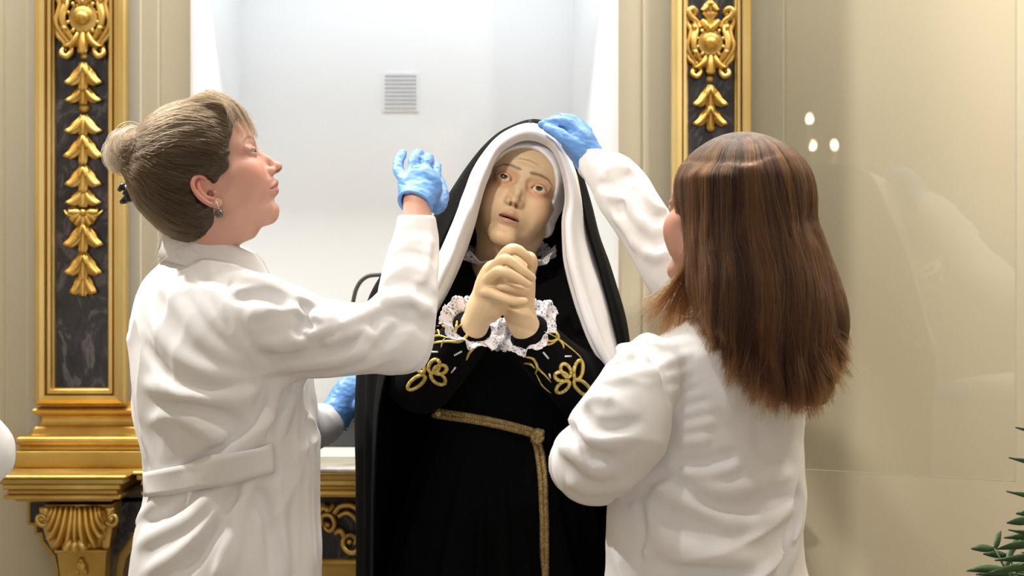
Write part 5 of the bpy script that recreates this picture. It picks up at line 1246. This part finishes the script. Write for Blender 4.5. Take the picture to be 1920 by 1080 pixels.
# ------------------------------------------------------------------ the woman on the right, her back to us
def right_woman():
    YB = 2.72; s = 1.0
    R = rotm('Z', 43)@rotm('X', 8)@rotm('Y', 3)
    tr = place_head(R, (0, -.008, .03), P(1377, 365, YB-.01), s)
    inv = lambda w: ((np.asarray(w)-tr(np.zeros((1, 3)))[0])@R)/s
    V, Q, C, E = build_head(inv(P(1378, 600, YB)), .050, h=.0016, tint=SK, lid=.85)
    Vh = tr(V)
    b = Vol(P(980, 250, YB)-np.array([.05, .42, 1.75]), P(1560, 560, YB)+np.array([.0, .62, .36]), .008)
    b.add(loft(rows_px([(600, 1378, 36), (650, 1372, 85), (720, 1365, 110), (780, 1350, 125), (870, 1335, 135), (950, 1325, 140), (1080, 1330, 140)], YB, .947, 25, .5)), .03)
    b.chain([P(1225, 720, 2.66), P(1180, 800, 2.6), P(1120, 860, 2.62)], [.03, .03, .03], .03, n=14); b.chain([P(1110, 865, 2.63), P(1092, 850, 2.80), P(1085, 838, 2.94)], [.035, .03, .026], .02, n=14)
    b.chain([P(1400, 640, 2.9), P(1290, 535, 2.98), P(1175, 385, 3.03), P(1108, 300, 3.06)], [.045, .035, .028, .024], .03, n=24)
    hip = P(1328, 1130, YB)
    for q in (-.06, .06):
        o = np.array([q*.9, q*.42, 0])
        b.chain([hip+o, hip+o+[0, 0, -.42], hip+o+[0, -.01, -.80]], [.068, .055, .042], .03, n=16)
        b.chain([hip+o+[.01, -.04, -.835], hip+o+[-.05, .09, -.85]], [.042, .03], .02, n=8)
    Vb, Qb = b.mesh(2); Cb = np.ones((len(Vb), 1))*np.array(SK['base'])
    Cb = np.where((Vb[:, 2] < P(0, 700, YB)[2])[:, None], (.03, .035, .05), Cb)
    p = obj('person', np.vstack([Vh, Vb]), np.vstack([Q, Qb+len(Vh)]), M['skin'], col=np.vstack([C, Cb]))
    tag(p, 'woman seen from behind with long loose brown hair, reaching up to the veil', 'person')
    for e in E:
        a, f, c = eyeball(e, .0122, (0, 3), iris=(.1, .1, .08)); obj('eye', tr(a), f, M['eye'], p, col=c)
    c = Vol(P(1010, 290, YB)-np.array([.05, .30, 1.05]), P(1580, 290, YB)+np.array([.03, .60, .06]), .0034)
    c.add(loft(rows_px([(585, 1378, 62), (602, 1370, 95), (622, 1366, 128), (650, 1365, 155), (700, 1366, 160), (760, 1354, 164), (830, 1336, 176), (900, 1326, 181), (960, 1322, 184), (1080, 1328, 191), (1300, 1330, 215), (1480, 1330, 225)], YB, .947, 25)), .02)
    c.chain([P(1222, 690, 2.63), P(1192, 745, 2.585), P(1160, 812, 2.56), P(1118, 868, 2.60)], [L(50, 2.63), L(68, 2.6), L(88, 2.57), L(76, 2.6)], .025, n=22, kin=.004)
    c.add(rc(P(1210, 668, 2.64), P(1188, 700, 2.62), L(38, 2.63)), .02)
    c.chain([P(1118, 868, 2.60), P(1092, 866, 2.70), P(1086, 852, 2.80), P(1084, 842, 2.90)], [L(74, 2.6), L(60, 2.7), L(44, 2.8), L(36, 2.9)], .02, n=18, kin=.004)
    c.add(rc(P(1140, 770, 2.66), P(1170, 715, 2.66), L(46, 2.66)), .03)
    c.chain([P(1410, 650, 2.88), P(1340, 570, 2.95), P(1278, 515, 2.98), P(1226, 448, 3.0), P(1180, 378, 3.02), P(1150, 335, 3.035), P(1113, 308, 3.05)], [L(70, 2.88), L(68, 2.95), L(66, 2.98), L(57, 3.0), L(52, 3.02), L(43, 3.03), L(30, 3.05)], .03, n=40, kin=.004)
    N = lambda p_: .0016*vnoise(p_*np.array([24, 24, 14]))+.0005*vnoise(p_*np.array([60, 60, 40]))
    f1 = folds(c, [
        # armhole seam and the gathers beside it
        ([(1200, 640), (1238, 700), (1258, 760), (1266, 820), (1264, 868)], -9, 5),
        ([(1232, 690), (1262, 678), (1300, 668)], 6, 7), ([(1244, 712), (1275, 700), (1310, 690)], 6, 7), ([(1252, 735), (1285, 722), (1325, 708)], 6, 7), ([(1258, 758), (1295, 745), (1340, 730)], 6, 7),
        ([(1262, 782), (1300, 772), (1345, 758)], 6, 7), ([(1266, 806), (1305, 798), (1340, 790)], 6, 7), ([(1268, 832), (1310, 826), (1330, 822)], 6, 7),
        ([(1270, 868), (1310, 868), (1350, 860), (1385, 848)], -8, 7), ([(1270, 885), (1330, 890), (1390, 870)], 6, 8),
        # lower back
        ([(1215, 905), (1270, 935), (1340, 965), (1400, 985)], 8, 12), ([(1300, 900), (1360, 920), (1440, 900), (1480, 890)], 6, 10), ([(1290, 930), (1350, 955), (1420, 950), (1490, 930)], -6, 10), ([(1340, 985), (1420, 975), (1490, 955)], 6, 10),
        ([(1190, 930), (1205, 970), (1212, 1000), (1200, 1060)], -7, 6), ([(1220, 945), (1215, 1000), (1205, 1050)], 6, 6), ([(1220, 1000), (1280, 1030), (1350, 1045), (1420, 1050)], 8, 14), ([(1230, 1060), (1320, 1070), (1400, 1075)], -6, 12),
        ([(1505, 905), (1498, 980), (1480, 1075)], 6, 8), ([(1492, 900), (1480, 990), (1460, 1075)], -6, 8), ([(1300, 650), (1330, 720), (1380, 790)], 3, 14), ([(1420, 790), (1440, 850), (1490, 870)], -3, 14),
        # lowered sleeve
        ([(1148, 650), (1175, 655), (1200, 668), (1215, 690)], 7, 8), ([(1140, 690), (1165, 680), (1195, 672)], -8, 8), ([(1120, 712), (1150, 715), (1200, 702), (1240, 700)], 6, 10),
        ([(1090, 770), (1110, 800), (1150, 805), (1200, 790)], -8, 9), ([(1085, 790), (1110, 822), (1150, 828), (1190, 818)], 7, 9), ([(1045, 805), (1075, 815), (1105, 850), (1150, 860)], -8, 9), ([(1040, 830), (1075, 850), (1110, 880), (1150, 885)], 7, 11), ([(1100, 755), (1120, 745), (1150, 752)], 6, 8),
        ([(1060, 900), (1110, 915), (1180, 905), (1250, 875)], 4, 14), ([(1130, 945), (1190, 930), (1260, 885)], -4, 8),
        # raised sleeve
        ([(1135, 320), (1160, 312), (1180, 318)], 7, 7), ([(1125, 345), (1150, 345), (1180, 330), (1195, 335)], -8, 7), ([(1140, 365), (1175, 375), (1190, 400), (1215, 430)], 8, 8), ([(1150, 400), (1175, 430), (1195, 470)], 6, 8), ([(1190, 345), (1200, 380), (1225, 405), (1245, 400)], -8, 8), ([(1205, 350), (1225, 385), (1250, 395)], 7, 8), ([(1200, 440), (1225, 455), (1250, 440)], -7, 7), ([(1205, 470), (1235, 480), (1255, 470)], 7, 8), ([(1165, 350), (1168, 380), (1160, 410)], -6, 7),
    ], 2.6)
    def wr(q):
        rs_ = sm(q[:, 1], 2.84, 2.92)*sm(q[:, 2], P(0, 600, 2.9)[2], P(0, 540, 2.9)[2]); la = sm(-q[:, 0], -P(1262, 0, 2.6)[0], -P(1235, 0, 2.6)[0])*(1-rs_); lo = sm(-q[:, 2], -P(0, 820, 2.7)[2], -P(0, 950, 2.7)[2])
        return crumple(q, (-.2, .1, 1), 20, .007, seed=6)*rs_+crumple(q, (.9, .2, -.15), 15, .007, seed=2)*la+(crumple(q, (.9, .3, .35), 9, .008, seed=7)*(1-lo)+crumple(q, (.8, .3, .45), 10, .017, seed=11)*lo)*(1-rs_)*(1-la)
    c.disp(lambda q: f1(q)+N(q)+wr(q), .026)
    c.cut(rc(P(1378, 560, YB), P(1378, 606, YB), .056), .004)
    V, Q = c.mesh(1); coat = obj('coat', V, Q, M['cotton'], p)
    n = 56; rows = []
    for j, (dr, dz) in enumerate([(-.004, -.02), (-.001, .012), (.002, .022), (.009, .025), (.018, .014), (.028, -.008)]):
        ring = []
        for i in range(n):
            t = i/(n-1); an = math.radians(115-20-320*t); cx, cy, cz = P(1378, 596, YB); r = .058+dr
            fr = .5+.5*math.cos(an-math.radians(115)); ring.append((cx+r*math.cos(an), cy+r*math.sin(an), cz+dz-.03*fr+.006*(1-fr)))
        rows.append(ring)
    MB().sheet(np.array(rows), .003).out('collar', M['cotton'], coat)
    # knitted cuff at the raised wrist
    m = MB(); a, b_ = P(1128, 326, 3.045), P(1108, 303, 3.055); n = 9
    m.tube(np.array([a+(b_-a)*t for t in np.linspace(0, 1, n)]), [L(31+1.2*(k % 2), 3.05) for k in range(n)], 28); m.out('cuff', M['cotton'], coat)
    # ---- gloves: the raised hand pinching the veil
    Y = 3.06
    w = P(1108, 302, Y); pr = P(1086, 268, Y)
    fg = [[(*P(1078, 246, Y-.012), .0105), (*P(1058, 229, Y-.016), .0098), (*P(1036, 229, Y-.010), .0088), (*P(1016, 234, Y-.0), .007)],
          [(*P(1082, 240, Y+.002), .0105), (*P(1062, 224, Y+.0), .0098), (*P(1040, 226, Y+.006), .0088), (*P(1020, 235, Y+.012), .007)],
          [(*P(1090, 240, Y+.018), .0105), (*P(1072, 225, Y+.02), .0095), (*P(1052, 230, Y+.026), .0085), (*P(1036, 240, Y+.03), .007)],
          [(*P(1100, 246, Y+.03), .0095), (*P(1086, 234, Y+.038), .0085), (*P(1068, 240, Y+.045), .0075), (*P(1054, 250, Y+.05), .0065)]]
    th = [(*P(1086, 284, Y-.02), .0135), (*P(1064, 264, Y-.03), .0115), (*P(1046, 250, Y-.028), .0096), (*P(1026, 240, Y-.014), .0075)]
    glove_mesh('glove', w, pr, fg, th, L(27, Y), w-pr, p, palm_r=(L(27, Y), .028, L(40, Y)), palm_R=rotm('Y', -38))
    Y = 2.93; w = P(1092, 846, Y); pr = w+np.array([0, .035, .004])
    fg = [[pr_ for pr_ in [(*(pr+np.array([-.027+.018*k, .03, .0])), .009), (*(pr+np.array([-.029+.019*k, .055, -.004])), .0085), (*(pr+np.array([-.03+.02*k, .075, -.012])), .007)]] for k in range(4)]
    th = [(*(pr+np.array([.03, -.005, .01])), .012), (*(pr+np.array([.048, .015, .012])), .0095), (*(pr+np.array([.054, .034, .008])), .0078)]
    glove_mesh('glove', w, pr, fg, th, .030, w-pr, p, palm_r=(.038, .042, .017))
    # ---- long hair
    rs = np.random.RandomState(11); cm = .01
    hv = Vol(P(1180, 240, YB)-np.array([.03, .22, .45]), P(1590, 240, YB)+np.array([.03, .18, .03]), .003)
    cr = tr(np.array([[0, -.008, .03]]))[0]+[L(16, YB), 0, 0]; cheek = 1
    hv.add(ell(cr, np.array((.077, .106, .092))*s, R), .01)
    hv.add(loft([(P(0, yy, YB)[2], P(cx, yy, YB)[0], YB+dy, L(hx, YB), ry, 12) for yy, cx, hx, dy, ry in
         [(330, 1388, 100, -.015, .085), (400, 1396, 106, -.02, .092), (470, 1411, 121, -.035, .092), (540, 1425, 134, -.055, .088), (600, 1438, 132, -.075, .075), (660, 1458, 104, -.09, .055), (715, 1478, 70, -.095, .042), (750, 1492, 36, -.095, .03)]]), .02)
    face_w = tr(np.array([[-.035, .085, -.02]]))[0]
    hv.cut(ell(tr(np.array([[0, .115, -.04]]))[0], (.085, .082, .12), R), .012)
    hv.disp(lambda q: (.003*vnoise(q*np.array([46, 46, 5]))+.0015*vnoise(q*np.array([120, 120, 9])))*sm(-q[:, 2], -cr[2]-.05, -cr[2]+.02), .015)
    Vc, Qc = hv.mesh(1); under = obj('hair', Vc, Qc, mat('long_hair', (.03, .012, .006), .6, nodes=vary((.02, .008, .004), (.06, .024, .010), 10, stretch=(9, 9, .8))), p)
    # strands fall from the parting over the shape
    n = 12000
    u = rs.rand(n)
    root_l = np.stack([rs.normal(0, .007, n)+.008, rs.uniform(-.085, .075, n), np.full(n, .118)], 1); root = tr(root_l)
    tx = rs.rand(n)**.8; n0 = 0; k = 26; pts = np.zeros((n, k, 3))
    # ends: spread along the lower hem, which slopes from the left shoulder to the low point at the right
    ends = catmull(np.array([P(*q) for q in [(1296, 560, YB+.06), (1300, 600, YB+.0), (1322, 618, YB-.06), (1352, 668, YB-.09), (1390, 716, YB-.115), (1440, 752, YB-.13), (1500, 768, YB-.135), (1545, 738, YB-.12), (1566, 690, YB-.09), (1560, 650, YB-.04), (1540, 620, YB+.0)]]), 300)
    NL = 520; cl = rs.randint(0, NL, n); ltx = rs.rand(NL)**.8; lk = rs.rand(NL); tx = np.clip(ltx[cl]+rs.normal(0, .011, n), 0, 1)
    le = rs.normal(0, 1, (NL, 3))*np.array([.008, .012, .010]); le[:, 2] += np.abs(rs.normal(0, .03, NL))*(rs.rand(NL) < .4)
    e = ends[(np.clip(ltx[cl]+.4*(tx-ltx[cl]), 0, 1)*299).astype(int)]+le[cl]+rs.normal(0, .0035, (n, 3))
    top = cr[2]
    ang = np.pi*(1-tx)                                           # where round the head it leaves the crown: left .. back .. right
    ca, sa = np.cos(ang), np.sin(ang)
    mids = []
    for zz, rx, ry, ox, oy in [(.087, .040, .052, 0, 0), (.072, .066, .082, 0, 0), (.045, .083, .105, 0, 0), (.0, .090, .112, .002, -.004), (-.06, .092, .108, .006, -.010), (-.13, .098, .100, .016, -.03)]:
        q = np.stack([cr[0]+ox+rx*ca+.0*sa, cr[1]+oy-ry*sa*.9+.02*np.abs(ca), np.full(n, cr[2]+zz)], 1); mids.append(q)
    ctl = np.stack([root]+mids+[.55*mids[-1]+.45*e+np.array([0, -.012, -.02])]+[e], 1)
    for i in range(n): pts[i] = catmull(ctl[i], k)
    lock = lk[cl][:, None]
    tt = np.linspace(0, 1, k)[None, :]
    ph = rs.uniform(0, 6.28, (NL, 2))[cl]+rs.normal(0, .25, (n, 2))
    wob = (.006*np.sin(tt*10+ph[:, :1])+.002*np.sin(tt*23+ph[:, 1:]))*tt**1.5
    pts[:, :, 0] += wob; pts[:, :, 1] += wob*.6
    keep = pts.copy(); sn = hv.snap(pts.reshape(-1, 3), .0, 5).reshape(n, k, 3)
    w8 = (1-sm(np.linspace(0, 1, k), .86, 1.0))[None, :, None]; pts = sn*w8+keep*(1-w8)
    lift = (.0005+.008*rs.rand(NL)[cl]+.003*rs.rand(n))[:, None]*(np.sin(np.linspace(.1, 2.7, k))*(.12+.88*sm(np.linspace(0, 1, k), .12, .5)))[None]
    nr = hv.grad(np.clip(pts.reshape(-1, 3), hv.lo+.01, hv.lo+hv.h*(hv.n-1)-.01)).reshape(n, k, 3); pts = pts+nr*lift[..., None]
    # no hair across the open cheek
    lp = (pts.reshape(-1, 3)-tr(np.zeros((1, 3)))[0])@R/s; lp = lp.reshape(n, k, 3)
    tone = np.clip(.8*lock+.2*rs.rand(n, 1), 0, 1)**2; cols = np.array([.016, .0055, .002])*(1-tone)+np.array([.15, .055, .016])*tone
    grad_ = np.linspace(.75, 1.25, k)[None, :, None]
    strands('hair_strand', pts, .00034, np.clip(.85*cols[:, None, :]*grad_, 0, .9), under)
    # wisps thrown forward over the left shoulder
    n = 420; t = np.linspace(0, 1, 20)[:, None]; q = []
    for i in range(n):
        a = P(1300+rs.uniform(-12, 20), 440+rs.uniform(-30, 50), YB-.04+rs.uniform(-.02, .02)); f = rs.rand()
        e_ = P(1200+90*f**1.3+rs.normal(0, 6), 612+30*f-rs.uniform(0, 50)*(f < .4), YB-.02+rs.uniform(-.03, .04)); m1 = P(1290-6*(1-f), 520+10*f, YB-.05); m2 = P(1225+70*f, 560+16*f, YB-.045)
        q.append((1-t)**3*a+3*(1-t)**2*t*m1+3*(1-t)*t*t*m2+t**3*e_+rs.normal(0, .003, 3)*t)
    tone = rs.rand(n, 1); strands('loose_hair', np.array(q), .0003, np.array([.025, .009, .003])*(1-tone)+np.array([.15, .06, .02])*tone, under)
    n = 260; q = []
    for i in range(n):
        j = rs.randint(0, len(pts)); a = pts[j, -6]; e_ = pts[j, -1]+rs.normal(0, 1, 3)*np.array([.018, .012, .02]); m1 = pts[j, -3]+rs.normal(0, .012, 3); q.append((1-t)**2*a+2*t*(1-t)*m1+t*t*e_)
    strands('fly_away', np.array(q), .0002, np.array([.2, .09, .035])*(.5+.7*rs.rand(n, 1)), under)
    return p
right_person = right_woman()
# ------------------------------------------------------------------ the remaining things
def leftover():
    # cable loop behind the figure
    m = MB(); m.tube(catmull([P(662, 566, 3.62), P(668, 542, 3.62), P(680, 524, 3.62), P(700, 516, 3.62), P(740, 520, 3.62), P(760, 560, 3.62), P(764, 700, 3.62), P(764, 1080, 3.62)], 50), .0042, 8)
    m.tube(catmull([P(662, 566, 3.62), P(662, 640, 3.63), P(690, 760, 3.64), P(740, 900, 3.64), P(764, 1080, 3.62)], 30), .0042, 8)
    tag(m.out('wire_loop', mat('grey_cable', (.12, .12, .13), .4)), 'thin dark grey wire loop against the white niche beside the mantle', 'wire')
    # plant at the right edge
    r = empty('potted_palm', (1.05, 3.20, 0), 'green palm with narrow leaves at the right edge of the frame', 'plant')
    gm = mat('palm_green', (.03, .08, .03), .45, nodes=vary((.02, .06, .02), (.05, .11, .04), 12))
    MB().lathe([(.10, 0), (.13, .02), (.16, .28), (.17, .30), (.15, .30), (.001, .28)], (np.eye(3), (1.05, 3.20, 0)), 28).out('pot', mat('terracotta', (.38, .17, .09), .8), r)
    rs = np.random.RandomState(5)
    for k in range(7):
        a = rs.uniform(0, 6.28) if k > 3 else math.pi+rs.uniform(-.8, .5); h = rs.uniform(.7, .95); rr = rs.uniform(.10, .22)
        if k == 0: st = [(1.05, 3.20, .28), (1.0, 3.18, .86), (.972, 3.16, 1.24)]
        else: st = [(1.05, 3.20, .28), (1.05+rr*.4*math.cos(a), 3.20+rr*.4*math.sin(a), .28+h*.5), (1.05+rr*math.cos(a), 3.20+rr*math.sin(a), .28+h*.82)]
        q = catmull(st, 14); m = MB(); m.tube(q, np.linspace(.006, .002, 14), 6); f = m.out('frond', gm, r)
        m = MB()
        for i in range(4, 14):
            for sd in (-1, 1):
                t = (i-4)/9; ln = .17*math.sin(math.pi*(.25+.65*t)); b_ = q[i]; T = q[i]-q[i-1]; T /= np.linalg.norm(T); w = np.cross(T, (0, -.4, 1)) if abs(T[2]) < .9 else np.cross(T, (.3, -1, 0)); w /= np.linalg.norm(w)
                dirn = T*.55+w*sd*.9+np.array([0, 0, -.12]); g = []
                for u in np.linspace(0, 1, 6):
                    c = b_+dirn*ln*u+np.array([0, 0, -.10*u*u*ln]); hw = .008*math.sin(math.pi*min(u*.9+.1, 1))
                    g.append([c-T*hw, c+np.array([0, 0, .002]), c+T*hw])
                m.sheet(np.array(g), .0006)
        m.out('leaflets', gm, f)['kind'] = 'stuff'
    # the sleeve of a third helper at the left edge: a whole person beyond the frame
    Yp = 3.0; cx = P(-345, 800, Yp)[0]
    b = Vol((cx-.34, Yp-.24, 0), (cx+.42, Yp+.24, 1.70), .008)
    z0 = 0
    b.add(ell((cx, Yp, 1.55), (.075, .095, .115)), .01); b.add(rc((cx, Yp, 1.46), (cx, Yp, 1.35), .05), .03); b.add(ell((cx, Yp+.10, 1.53), (.014, .03, .02)), .02)
    b.add(loft([(.78, cx, Yp, .13, .09, 0), (1.0, cx, Yp, .12, .08, 0), (1.25, cx, Yp, .14, .08, 0), (1.36, cx, Yp, .07, .06, 0)]), .03)
    for q in (-.07, .07): b.chain([(cx+q, Yp, .8), (cx+q, Yp+.01, .42), (cx+q, Yp, .07)], [.075, .055, .042], .02, n=12); b.chain([(cx+q, Yp-.03, .05), (cx+q, Yp+.14, .04)], [.045, .035], .02, n=4)
    V, Q = b.mesh(2); C = np.where((V[:, 2] < .75)[:, None], (.03, .03, .04), SK['base'])
    p = tag(obj('person', V, Q, M['skin'], col=C), 'helper at the left edge, only a white sleeve showing', 'person')
    c = Vol((cx-.36, Yp-.26, .40), (cx+.46, Yp+.40, 1.45), .006)
    c.add(loft([(.42, cx, Yp, .20, .15, 0), (.8, cx, Yp, .18, .13, 0), (1.0, cx, Yp, .165, .115, 0), (1.25, cx, Yp, .19, .11, 0), (1.36, cx, Yp, .12, .09, 0), (1.40, cx, Yp, .08, .075, 0)]), .02)
    el = P(-36, 850, Yp)
    c.chain([(cx+.17, Yp, 1.30), (cx+.19, Yp-.02, 1.2), el], [.06, .06, .050], .03, n=14); c.chain([el, el+[-.12, .12, .02], el+[-.24, .2, .05]], [.052, .045, .038], .02, n=12)
    c.chain([(cx-.17, Yp, 1.30), (cx-.23, Yp, 1.1), (cx-.24, Yp+.06, .88)], [.065, .055, .045], .03, n=14)
    c.cut(rc((cx, Yp, 1.46), (cx, Yp, 1.38), .055), .004)
    c.disp(lambda p_: .004*vnoise(p_*np.array([22, 22, 14]))+.002*vnoise(p_*50), .02)
    V, Q = c.mesh(2); obj('coat', V, Q, M['cotton'], p)
    h = Vol((cx-.12, Yp-.14, 1.44), (cx+.12, Yp+.14, 1.70), .006); h.add(ell((cx, Yp-.012, 1.575), (.088, .105, .11)), .01); h.cut(ell((cx, Yp+.11, 1.53), (.075, .07, .10)), .01); V, Q = h.mesh(1); obj('hair', V, Q, mat('dark_hair', (.03, .02, .015), .5), p)
    for hx in (el+np.array([-.25, .21, .055]), np.array([cx-.24, Yp+.07, .85])):
        w = hx; pr = w+np.array([0, .05, -.005]); sgn = np.array([1, 0, 0])
        fg = [[(*(pr+np.array([-.027+.018*k, .035, 0])), .009), (*(pr+np.array([-.028+.0185*k, .062, -.008])), .0085), (*(pr+np.array([-.028+.019*k, .082, -.02])), .007)] for k in range(4)]
        glove_mesh('glove', w, pr, fg, [(*(pr+np.array([.03, -.01, 0])), .012), (*(pr+np.array([.045, .018, -.004])), .009), (*(pr+np.array([.048, .036, -.01])), .0075)], .03, w-pr, p, h=.002, palm_r=(.038, .045, .016))
leftover()
sconce(mirror_point(1503, 326, 3.0), (1, 0, 0), 'brass wall sconce with four lit candle lamps, seen mirrored in the glass pane')
